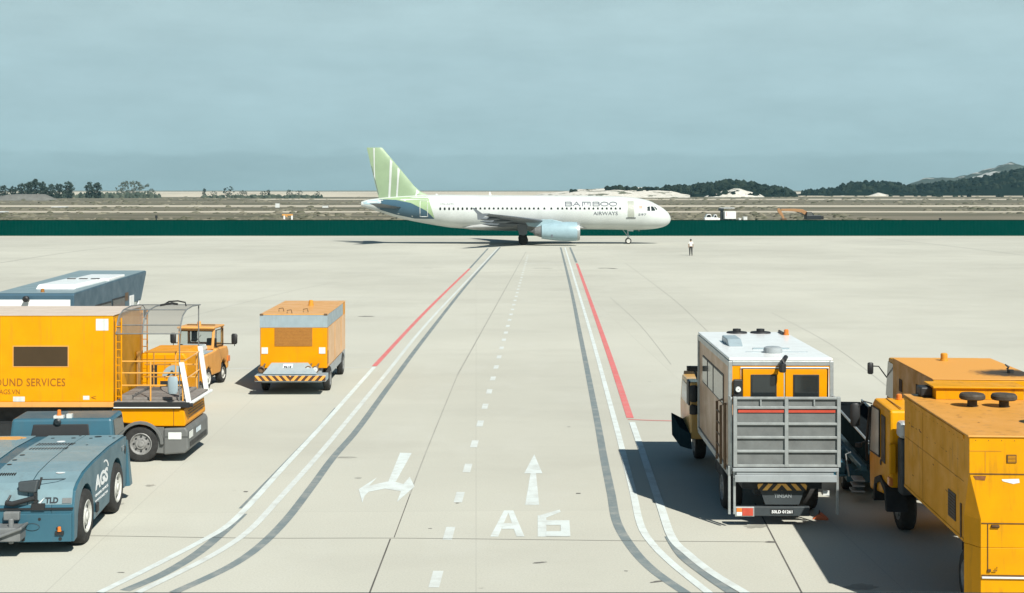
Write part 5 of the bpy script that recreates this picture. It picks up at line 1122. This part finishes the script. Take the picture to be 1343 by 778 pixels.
# ------------------------------------------------------------------ blue pushback tractor in the foreground
def build_pushback():
    r = thing('pushback_tractor', 'low blue aircraft tractor with pale deck in the bottom left corner', 'aircraft tractor', (-8.42,26.40,0), -3.2)
    WL = -2.95; r1, r2, wr = .87, 3.50, .54
    top = [(0,.25),(0,.91),(.10,1.20),(.30,1.30),(.75,1.415),(1.5,1.475),(2.9,1.52),(4.40,1.49),(4.46,1.46),(4.50,.42)]
    b = MB(); b.prism([(y,z) for y,z in top[:-2]]+[(4.46,1.38),(5.75,1.38),(5.8,.5),(5.5,.30),(.2,.22)], 'x', WL+.44, -.44); body = b.build('body', M['blue'], r, bevel=.015)
    def arch(c): return [(c+.60*math.cos(R(a)), .53+.64*math.sin(R(a))) for a in range(-14,195,13)]
    pod = top+[(4.45,.36)]+[(4.22,.36)]+arch(r2)[1:-1]+[(2.85,.36),(1.55,.30)]+arch(r1)[1:-1]+[(.22,.28)]
    for xa, xb in ((-.439,0),(WL,WL+.439)):
        b = MB(); b.prism(pod, 'x', xa, xb); b.build('side_panel', M['blue'], r, bevel=.012)
    # deck plates
    def deck(x0, x1, ys, name='deck_plate', off=.012, th=.016, mat='blue_deck', slope=0):
        m = MB(); rings = []
        for y in ys:
            z = interp(top[1:9], y)+off; rings.append([(x0,y,z),(x1,y,z),(x1,y,z+th),(x0,y,z+th)])
        m.loft(rings); return m.build(name, M[mat], r, bevel=.004)
    ys1 = [.012,.10,.30,.74]; ys2 = [.76,1.1,1.5,2.0,2.42]; ys3 = [2.44,2.9,3.6,4.1,4.40]
    for ys in (ys1,ys2,ys3):
        deck(-.88,-.05,ys); deck(-1.70,-.90,ys); deck(WL+.05,-1.98,ys)
    deck(-1.97,-1.71,ys1+ys2+ys3,'deck_channel',.002,.004,'blue')
    zt = lambda y: interp(top[1:9], y)+.029
    b = MB()
    for k in range(13):
        x = -1.62+.062*k; b.hexa([(x,2.62,zt(2.62)),(x+.032,2.62,zt(2.62)),(x+.05,3.34,zt(3.34)),(x+.018,3.34,zt(3.34)),(x,2.62,zt(2.62)+.005),(x+.032,2.62,zt(2.62)+.005),(x+.05,3.34,zt(3.34)+.005),(x+.018,3.34,zt(3.34)+.005)])
    b.build('louvre', M['black'], r); b = MB()
    for k in range(9): x = -1.68+.045*k; b.box(x,x+.02,.60,.72,zt(.66)-.02,zt(.72)+.005)
    b.build('louvre', M['black'], r)
    for x, y, rr in ((-1.62,1.3,.05),(-1.62,1.65,.05),(-1.60,2.1,.055),(-.55,4.15,.08),(-1.5,4.0,.04),(-1.05,4.0,.05),(-.66,3.95,.04),(-.16,3.95,.035),(-.30,4.2,.03),(-2.2,4.0,.04),(-2.7,4.0,.04),(-.52,3.05,.025),(-.98,4.3,.03)):
        b = MB(); b.lathe([(rr,0),(rr,.006),(.001,.006)], (x,y,zt(y)), 'z', 12, caps=False); b.build('deck_hole', M['black'], r)
    for x, y, m_ in ((-.45,.72,'letterwhite'),(-1.2,3.55,'letterwhite')):
        b = MB(); b.lathe([(.09,0),(.09,.005),(.001,.005)], (x,y,zt(y)-.004), 'z', 16, caps=False); b.build('round_sticker', M[m_], r)
    b = MB(); b.prism([(-2.75,3.9),(-2.25,3.85),(-2.1,4.1),(-2.3,4.25),(-2.7,4.22)], 'z', zt(4.0)-.01, zt(3.9)+.006); b.build('rust_patch', M['peach'], r)
    # nose badge, lettering
    up = Vector((0,.10,.29)).normalized()
    put_text('TLD', .25, .115, (-.56,.012,.985), M['letterblack'], r, up=up, bold=.05)
    b = MB(); b.hexa([(-.235,.0,.985),(-.055,.0,.985),(-.055,.02,.985),(-.235,.02,.985),(-.235,.03,1.08),(-.055,.03,1.08),(-.055,.05,1.08),(-.235,.05,1.08)]); b.build('badge_plate', M['midgrey'], r, bevel=.006)
    b = MB(); b.prism([(-.68,.995),(-.62,1.05),(-.56,1.10),(-.60,1.04),(-.64,.99)], 'y', .005, .02); b.build('logo_mark', M['letterwhite'], r)
    b = MB(); b.box(WL+.02,-.02,-.035,-.002,.875,.905); b.build('nose_lip', M['black'], r)
    put_text('AGS', 1.08, .30, (.004,1.62,.86), M['letterwhite'], r, right=(0,1,0), bold=.045)
    b = MB(); pts = [(2.45+.32*math.cos(R(a)), 1.12+.22*math.sin(R(a))) for a in range(10,110,12)]; pin = [(2.43+.27*math.cos(R(a)), 1.12+.19*math.sin(R(a))) for a in range(106,6,-12)]; b.prism(pts+pin, 'x', .002, .006); b.build('logo_mark', M['letterwhite'], r)
    put_text('GROUND SERVICES', 1.10, .055, (.004,1.62,.73), M['letterwhite'], r, right=(0,1,0), bold=.01); put_text('WWW.AGS.VN', 1.05, .055, (.004,1.62,.61), M['letterwhite'], r, right=(0,1,0), bold=.01)
    put_text('TLD', .26, .12, (.004,3.95,1.22), M['letterpale'], r, right=(0,1,0), bold=.03)
    b = MB(); b.lathe([(.09,0),(.09,.008),(.001,.008)], (.001,4.33,1.2), 'x', 16, caps=False); b.build('filler_cap', M['darkteal'], r); b = MB(); b.box(.001,.05,1.62,1.78,.42,.62); b.build('step', M['black'], r, bevel=.03)
    b = MB(); b.hexa([(-.03,4.50,.34),(.06,4.56,.34),(.06,4.80,.34),(-.03,4.80,.34),(-.05,4.46,1.40),(.0,4.48,1.40),(.0,4.62,1.36),(-.05,4.62,1.36)]); b.build('rear_fin', M['blue'], r)
    # front plate, light, hitch
    b = MB(); b.box(-1.05,-.04,-.06,-.002,.26,.80); fp = b.build('front_plate', M['blue'], r, bevel=.012)
    for x, z, s in ((-.64,.70,.03),(-.25,.32,.035),(-.95,.32,.04),(-.3,.52,.03)):
        b = MB(); b.lathe([(s,0),(s,-.006),(.001,-.006)], (x,-.061,z), 'y', 10, caps=False); b.build('bolt_hole', M['black'], fp)
    b = MB(); b.tube([(-.78+.14*math.cos(R(a)),-.063,.55+.07*math.sin(R(a))) for a in range(-150,151,20)], .006, 4); b.build('cast_mark', M['darkteal'], fp)
    b = MB(); b.box(-.34,-.18,-.10,-.061,.40,.47); b.build('lamp_bracket', M['black'], fp); beacon(fp, (-.26,-.09,.47), .035, .09)
    b = MB(); b.box(-1.06,-.92,-.09,-.061,.44,.56); b.build('bracket', M['black'], fp)
    b = MB(); b.box(-1.95,-1.35,-.42,.0,.36,.62); b.prism([(-1.9,.38),(-1.3,.60),(-1.3,.66),(-1.9,.44)], 'y', -.5, -.05); b.tube([(-1.55,-.30,.3),(-1.55,-.30,.78)], .05, 10); b.box(-1.75,-1.45,-.14,-.02,.70,.86); b.v = [(x+.45,y,z) for x,y,z in b.v]; h = b.build('tow_hitch', M['midgrey'], r, bevel=.02); b = MB(); b.lathe([(.10,0),(.12,-.1),(.12,-.25),(.08,-.3)], (-1.38,-.40,.40), 'y', 14); b.build('hitch_drum', M['blue'], h, smooth=True)
    # mirror and handle on the nose
    b = MB(); b.tube([(-.72,.18,1.0),(-.70,.12,1.30),(-.66,.16,1.46)], .022, 6); b.tube([(-.66,.14,1.42),(-.40,.25,1.40),(-.28,.45,1.36)], .010, 5); m_ = b.build('mirror', M['black'], r)
    b = MB(); b.hexa([(-1.06,-.02,1.22),(-.72,-.06,1.20),(-.70,.06,1.20),(-1.04,.08,1.22),(-1.08,.02,1.40),(-.68,-.0,1.44),(-.66,.10,1.44),(-1.06,.10,1.40)]); b.build('housing', M['flap'], m_, bevel=.03)
    b = MB(); b.tube([(-1.28,-.04,1.02),(-1.15,-.06,1.00),(-.75,-.02,1.10),(-.70,.02,1.02)], [.05,.05,.045,.03], 10); b.tube([(-1.27,-.03,1.02),(-1.22,.06,1.14)], .02, 6); b.box(-.80,-.55,-.05,.02,.87,.99); b.box(-.76,-.70,-.03,.03,.95,1.2); b.build('handle', M['black'], r, smooth=True)
    # low rear cab
    b = MB(); b.hexa([(WL+.34,4.52,1.385),(-.30,4.52,1.385),(-.30,5.7,1.385),(WL+.34,5.7,1.385),(WL+.38,4.60,1.86),(-.36,4.60,1.86),(-.36,5.65,1.88),(WL+.38,5.65,1.88)]); cab = b.build('cab', M['blue'], r, bevel=.06)
    b = MB(); b.hexa([(-2.14,4.515,1.44),(-.82,4.515,1.44),(-.82,4.56,1.44),(-2.14,4.56,1.44),(-2.09,4.566,1.74),(-.87,4.566,1.74),(-.87,4.60,1.74),(-2.09,4.60,1.74)]); wd = b.build('windscreen', M['black'], cab, bevel=.02)
    b = MB(); b.hexa([(-.32,4.7,1.44),(-.296,4.7,1.44),(-.296,5.6,1.44),(-.32,5.6,1.44),(-.37,4.74,1.80),(-.347,4.74,1.80),(-.347,5.55,1.80),(-.37,5.55,1.80)]); b.build('side_window', M['glass'], cab)
    beacon(cab, (-1.55,4.70,1.92), .045, .13); b = MB(); b.box(-1.66,-1.44,4.64,4.78,1.86,1.92); b.box(-1.38,-1.26,4.66,4.78,1.86,1.95); split(b, 'lamp_bracket', M['offwhite'], cab); b = MB(); b.lathe([(.07,0),(.09,-.06),(.05,-.09),(.01,-.09)], (-1.55,4.60,1.79), 'y', 12, caps=False); b.build('work_lamp', M['darkteal'], cab, smooth=True)
    for y in (r1, r2):
        for x, s in ((-.15,1),(WL+.15,-1)): wheel(r, (x,y,.535), .535, .38, 'x', 'rim_white', s)
build_pushback()
# ------------------------------------------------------------------ perimeter fence
M['green_sheet'] = plain('dark_green_sheet', (.0004,.038,.031), .9, 0, .12, .06, 0)
f = thing('perimeter_fence', 'long dark green sheet fence running across the whole apron edge', 'fence', (0,210,0))
b = MB(); n = 960; pts = [(-125+250*i/n, .012 if (i//1) % 2 else -.012) for i in range(n+1)]
b.add([(x,y,.02) for x,y in pts]+[(x,y,2.45) for x,y in pts], [(i,i+1,n+2+i,n+1+i) for i in range(n)]); b.build('sheet_panel', M['green_sheet'], f, fix=False)
b = MB(); b.box(-125,125,-.08,.08,2.45,2.50); b.build('cap_rail', M['green_sheet'], f); b = MB(); b.box(-125,125,-.14,.10,-.01,.06); b.build('kerb', M['concrete'], f)
pm = None
for k in range(50):
    x = -122.5+5*k
    if pm is None: b = MB(); b.box(-.05,.05,.06,.16,0,2.44); pm = b.build('post', M['midgrey'], f); o = pm
    else: o = pm.copy(); COL.objects.link(o); o.parent = f
    o.location = (x,0,0)

# ------------------------------------------------------------------ ground crew member standing on the apron
M['skin'] = plain('skin', (.30,.17,.10), .6, 0, .1); M['shirt'] = plain('white_shirt', (.74,.74,.70), .8, 0, .12, 3); M['trousers'] = plain('dark_trousers', (.028,.030,.032), .85); M['hair'] = plain('black_hair', (.012,.011,.010), .7)
def skin_mesh(name, verts, edges, rad, mat, parent, sub=2, root=0):
    me = bpy.data.meshes.new(name); me.from_pydata(verts, edges, []); o = bpy.data.objects.new(name, me); COL.objects.link(o); o.parent = parent
    o.modifiers.new('Skin','SKIN')
    for i, rr in enumerate(rad):
        d = me.skin_vertices[0].data[i]; d.radius = rr if isinstance(rr, tuple) else (rr, rr); d.use_root = (i == root)
    s = o.modifiers.new('Subdivision','SUBSURF'); s.levels = sub; s.render_levels = sub
    me.materials.append(M[mat])
    for p in me.polygons: p.use_smooth = True
    return o
def build_person():
    x, y = G(906,335.2); r = thing('person', 'person in a white shirt and dark trousers standing alone near the airliner nose, back turned', 'person', (x,y,0), 0)
    # y is forward (away from the camera, towards the airliner); skeleton of the body
    V = [(0,0,.96),(0,.01,1.14),(0,.02,1.32),(0,.0,1.45),(0,.01,1.52),(0,.025,1.60),(0,.02,1.70),
         (.10,0,.90),(.115,.02,.50),(.125,-.02,.10),(.135,.10,.04),(-.10,0,.90),(-.105,.015,.50),(-.11,-.02,.10),(-.115,.10,.04),
         (.17,0,1.42),(.245,-.02,1.16),(.25,.05,.92),(.252,.075,.84),(-.17,0,1.42),(-.24,-.02,1.16),(-.25,.05,.92),(-.252,.075,.84)]
    E = [(0,1),(1,2),(2,3),(3,4),(4,5),(5,6),(0,7),(7,8),(8,9),(9,10),(0,11),(11,12),(12,13),(13,14),(3,15),(15,16),(16,17),(17,18),(3,19),(19,20),(20,21),(21,22)]
    Rr = [(.13,.10),(.125,.095),(.145,.105),(.09,.07),.055,.085,.080,.085,.058,.042,.035,.085,.058,.042,.035,.058,.044,.033,.036,.058,.044,.033,.036]
    body = skin_mesh('body', V, E, Rr, 'skin', r)
    fv, fe, fr = [], [], []
    for s in (1,-1):
        for k, (dx, dy, L) in enumerate(((.0,.030,.075),(.004,.012,.085),(.004,-.006,.08),(.0,-.022,.065))):
            i = len(fv); bx, by, bz = s*(.252+dx), .075+dy, .83
            fv += [(bx,by,bz),(bx,by+.006,bz-L*.55),(bx-s*.012,by+.016,bz-L)]; fe += [(i,i+1),(i+1,i+2)]; fr += [.009,.0085,.007]
        i = len(fv); fv += [(s*.248,.10,.86),(s*.238,.125,.825),(s*.232,.13,.795)]; fe += [(i,i+1),(i+1,i+2)]; fr += [.011,.010,.008]
    me_o = skin_mesh('fingers', fv, fe, fr, 'skin', body, 1)
    for i in range(0, len(fv), 3): me_o.data.skin_vertices[0].data[i].use_root = True
    skin_mesh('shirt', [(0,0,.92),(0,.01,1.14),(0,.02,1.32),(0,.0,1.44),(.17,0,1.42),(.225,-.01,1.22),(-.17,0,1.42),(-.222,-.01,1.22)], [(0,1),(1,2),(2,3),(3,4),(4,5),(3,6),(6,7)], [(.165,.125),(.155,.115),(.175,.125),(.10,.08),.072,.066,.072,.066], 'shirt', r)
    skin_mesh('trousers', [(0,0,.97),(.10,0,.88),(.115,.02,.50),(.125,-.02,.07),(-.10,0,.88),(-.105,.015,.50),(-.11,-.02,.07)], [(0,1),(1,2),(2,3),(0,4),(4,5),(5,6)], [(.150,.115),.105,.078,.066,.105,.078,.066], 'trousers', r)
    for s, xx in ((1,.13),(-1,-.113)):
        b = MB(); b.loft([[(xx-.05,-.09,0),(xx+.05,-.09,0),(xx+.055,.12,0),(xx+.03,.20,0),(xx-.03,.20,0),(xx-.055,.12,0)],[(xx-.045,-.08,.09),(xx+.045,-.08,.09),(xx+.045,.10,.06),(xx+.025,.17,.04),(xx-.025,.17,.04),(xx-.045,.10,.06)]]); b.build('shoe', M['black'], r, bevel=.01)
    h = MB(); 
    for k in range(7):
        a = k/6*1.35; 
    h.lathe([(.094,-.03),(.100,.02),(.094,.07),(.07,.11),(.03,.128),(.002,.13)], (0,-.006,1.655), 'z', 20, caps=False); ho = h.build('hair', M['hair'], body, smooth=True)
    h = MB(); h.lathe([(.02,0),(.016,.012),(.004,.028)], (0,.105,1.612), 'y', 8); h.build('nose', M['skin'], body, smooth=True)
    for s in (-1,1):
        h = MB(); h.lathe([(.012,0),(.010,.008),(.002,.012)], (s*.032,.098,1.64), 'y', 10); h.build('eye', M['lamp'], body, smooth=True); h = MB(); h.lathe([(.006,0),(.002,.004)], (s*.032,.108,1.64), 'y', 8); h.build('pupil', M['black'], body)
        h = MB(); h.lathe([(.022,0),(.026,.010),(.012,.018)], (0,0,0), 'x', 10); h.v = [(s*(.088+a), b_*.6+.012, c_+1.63) for a,b_,c_ in h.v]; h.build('ear', M['skin'], body, smooth=True)
    h = MB(); h.box(-.026,.026,.098,.106,1.568,1.578); h.build('mouth', M['rust'], body)
build_person()

# ------------------------------------------------------------------ beyond the fence
def build_excavator():
    Y = 292.0; k = F_PX/Y
    X = lambda px: (px-CX)/k
    Zp = lambda py: CAM_H-(py-HY)/k
    x0 = X(1064); r = thing('excavator', 'orange armed tracked excavator working on the bare ground behind the green fence', 'excavator', (x0,Y,0))
    q = lambda px, py: (X(px)-x0, Zp(py))
    for y in (-1.1,1.1):
        b = MB(); b.prism([(-1.7,.35),(-1.5,.08),(1.5,.08),(1.75,.35),(1.6,.75),(-1.55,.75)], 'y', y-.28, y+.28); b.build('track', M['black'], r, bevel=.06)
    b = MB(); b.box(-1.3,1.9,-1.25,1.25,.85,1.75); b.build('house', M['darkteal'], r, bevel=.08); b = MB(); b.box(1.5,2.4,-1.2,1.2,.9,1.6); b.build('counterweight', M['chassis'], r, bevel=.1)
    b = MB(); b.prism([(-1.3,1.75),(.3,1.75),(.25,2.05),(-.2,2.45),(-1.15,2.45)], 'y', -1.2, -.2); c = b.build('cab', M['darkteal'], r, bevel=.04); b = MB(); b.prism([(-1.15,1.5),(.05,1.5),(.0,2.0),(-.3,2.38),(-1.05,2.38)], 'y', -1.215, -1.203); b.build('cab_window', M['midglass'], c)
    def arm(name, pts, ws, mat, y0, y1):
        m = MB(); up, lo = [], []
        for i, p in enumerate(pts):
            a = Vector(pts[min(i+1,len(pts)-1)])-Vector(pts[max(i-1,0)]); a.normalize(); s = Vector((-a.y,a.x))*ws[i]/2; up.append(tuple(Vector(p)+s)); lo.append(tuple(Vector(p)-s))
        m.prism(up+lo[::-1], 'y', y0, y1); return m.build(name, M[mat], r, bevel=.03)
    arm('boom', [q(1062,285.5),q(1058,280.5),q(1051.5,276.6),q(1041,275.6),q(1024,275.2)], [.7,.85,.75,.6,.4], 'exc', -.25, .25)
    arm('stick', [q(1020.3,273.6),q(1022,277),q(1026,283),q(1028,287.5)], [.5,.75,.5,.35], 'exc', -.2, .2)
    arm('hydraulic_ram', [q(1060,283.5),q(1050,279.8),q(1043,277.2)], [.2,.2,.12], 'alu', .27, .42)
    b = MB(); p = q(1028,288.5); b.prism([(p[0]-.6,p[1]+.3),(p[0]+.4,p[1]+.4),(p[0]+.7,p[1]-.4),(p[0]+.2,p[1]-1.0),(p[0]-.5,p[1]-.8)], 'y', -.6, .6); b.build('bucket', M['brown_steel'], r, bevel=.04)
M['exc'] = plain('excavator_orange', (.38,.20,.085), .6)
build_excavator()
def small_car(px, Y, L, H, label, body='white', cabin=(.2,.8), name='van', cat='van', dark=None):
    x = (px-CX)/F_PX*Y; r = thing(name, label, cat, (x,Y,0), 0, None); h = L/2
    b = MB(); b.prism([(-h,.35),(-h,H*.55),(-h+L*cabin[0],H*.62),(-h+L*cabin[0]+.35,H),(-h+L*cabin[1]-.2,H),(-h+L*cabin[1],H*.6),(h,H*.52),(h,.35)], 'y', -.85, .85); o = b.build('body', M[body], r, bevel=.06)
    b = MB(); b.prism([(-h+L*cabin[0]+.15,H*.64),(-h+L*cabin[0]+.42,H*.93),(-h+L*cabin[1]-.32,H*.93),(-h+L*cabin[1]-.12,H*.64)], 'y', -.862, -.852); b.build('window', M['glass'], o)
    for xx in (-h*.6,h*.6):
        for y, s in ((-.75,-1),(.75,1)): wheel(r, (xx,y,.33), .33, .2, 'y', 'rim', s)
    return r
small_car(929.5, 300, 2.0, 1.85, 'white van with a dark window band just right of the airliner nose beyond the fence', cabin=(.10,.78))
small_car(938, 303, 1.9, 1.7, 'small white car right beside the white van beyond the fence', cabin=(.2,.7), name='car', cat='car')
def mast_truck():
    Y = 305.0; x = (956-CX)/F_PX*Y; r = thing('mast_trailer', 'white box trailer with a dark mast at its left end beyond the fence', 'trailer', (x,Y,0))
    b = MB(); b.box(-1.1,1.4,-1.1,1.1,.7,2.35); o = b.build('box_body', M['white'], r, bevel=.05); b = MB(); b.box(-.75,-.68,-1.112,-1.102,1.3,2.2); b.build('red_stripe', M['red'], o)
    b = MB(); b.box(-1.9,-1.3,-.3,.3,.5,2.5); b.box(-2.3,-1.2,-.45,.45,2.5,3.1); b.tube([(-1.6,0,2.8),(-1.3,0,2.6)], .12, 6); b.build('mast', M['darkteal'], r, bevel=.05)
    b = MB(); b.box(-2.2,1.45,-.9,.9,.45,.7); b.build('chassis', M['chassis'], r);
    for xx in (-.3,.7):
        for y, s in ((-.8,-1),(.8,1)): wheel(r, (xx,y,.42), .42, .25, 'y', 'rim', s)
mast_truck()
def cabinet(px, py_top, w, Y, label, mat='white', name='equipment_box', cat='box', roof=None, group=None):
    h = CAM_H-(py_top-HY)*Y/F_PX; x = (px-CX)/F_PX*Y; r = thing(name, label, cat, (x,Y,-.05), 0, group)
    b = MB(); b.box(-w/2,w/2,-.6,.6,.12,h); o = b.build('housing', M[mat], r, bevel=.04); b = MB(); b.box(-w/2-.06,w/2+.06,-.66,.66,h,h+.07); b.build('lid', M[roof or mat], r, bevel=.02)
    b = MB(); b.box(-w/2+.08,w/2-.08,-.615,-.602,.3,h-.15); b.build('door', M['offwhite'], o); b = MB(); b.box(-w/2-.1,w/2+.1,-.7,.7,-.2,.12); b.build('plinth', M['midgrey'], r)
cabinet(970, 286.2, .5, 300, 'short white post box left of a taller white one beyond the fence'); cabinet(977, 284.4, .8, 300, 'taller white post box right of the mast trailer beyond the fence')
cabinet(364, 267, 1.6, 560, 'white equipment box with pale lid in the scrub left of the tail'); cabinet(427, 269.6, 2.6, 540, 'dark fronted pale equipment box in the scrub nearest the tail', 'brown_steel', roof='offwhite')
def shed(px0, px1, py0, py1, Y, label, wall='offwhite', roof='white'):
    x0, x1 = ((p-CX)/F_PX*Y for p in (px0,px1)); h = CAM_H-(py0-HY)*Y/F_PX; zl = max(0, CAM_H-(py1-HY)*Y/F_PX); r = thing('field_shed', label, 'shed', ((x0+x1)/2,Y,0)); w = (x1-x0)/2
    b = MB(); b.prism([(-2,h*.75),(2,h),(2,h+.15),(-2,h*.75+.15)], 'x', -w, w); b.build('roof', M[roof], r); b = MB(); b.box(-w*.95,w*.95,-1.2,1.8,0,h*.78); b.build('wall', M[wall], r)
    b = MB(); [b.box(x-.08,x+.08,-1.9,-1.75,0,h*.74) for x in (-w*.9,0,w*.9)]; b.build('post', M['midgrey'], r)
shed(944, 963, 273, 275, 520, 'low white roofed shed in the scrub above the mast trailer', 'scrub'); shed(69, 88, 271.6, 273.5, 560, 'long low white roofed shed in the scrub at left', 'scrub'); shed(-6, 9, 278, 282, 430, 'pale low shed at the very left edge of the scrub', 'offwhite')
def barrier():
    Y = 330.0; k = F_PX/Y; x = (377-CX)/k; r = thing('barrier_gate', 'small orange and white barrier frame standing beyond the fence left of the tail', 'barrier', (x,Y,0)); z = CAM_H-(281-HY)/k
    b = MB(); b.box(-1.3,1.3,-.2,.2,z-.35,z); b.prism([(-1.3,z-.35),(-.2,z-.35),(.2,z-.8),(-.4,z-.55)], 'y', -.18, .18); b.build('beam', M['peach'], r, bevel=.03)
    for xx in (-.75,1.1):
        b = MB(); b.box(xx-.18,xx+.18,-.2,.2,0,z-.352); b.build('post', M['white'], r, bevel=.02)
barrier()
def marker(px, top, Y, label):
    x = (px-CX)/F_PX*Y; h = CAM_H-(top-HY)*Y/F_PX; r = thing('marker_post', label, 'post', (x,Y,0)); b = MB(); b.tube([(0,0,-.1),(0,0,h)], [.16,.13], 8); b.build('pole', M['chassis'], r); b = MB(); b.box(-.25,.25,-.12,.12,h-.6,h); b.build('head', M['chassis'], r, bevel=.04)
marker(205, 282.6, 300, 'dark marker post beyond the fence at left'); marker(1233, 286, 300, 'dark stub post beyond the fence at right')
# ------------------------------------------------------------------ window ledge of the terminal, under the lens
l = MB(); l.box(-1.3,1.3,1.2,2.0,6.30,6.4155); o = l.build('window_ledge', plain('ledge_paint', (.012,.022,.030), .9), None, bevel=.004); tag(o, 'dark slate window ledge of the terminal along the bottom of the view', 'ledge')
HAZE = 5.5e-5
# ------------------------------------------------------------------ sea haze: one closed box of thin even air round the whole scene
m = bpy.data.materials.new('haze'); m.use_nodes = True; nt = m.node_tree; nt.nodes.clear()
out = N(nt, 'ShaderNodeOutputMaterial'); pv = N(nt, 'ShaderNodeVolumePrincipled'); nt.links.new(pv.outputs[0], out.inputs['Volume'])
pv.inputs['Color'].default_value = (.40,.78,.92,1); pv.inputs['Density'].default_value = HAZE; pv.inputs['Anisotropy'].default_value = 0
b = MB(); b.box(-2600,2600,-40,4300,-20,420); struct(b.build('haze', m), 'stuff')
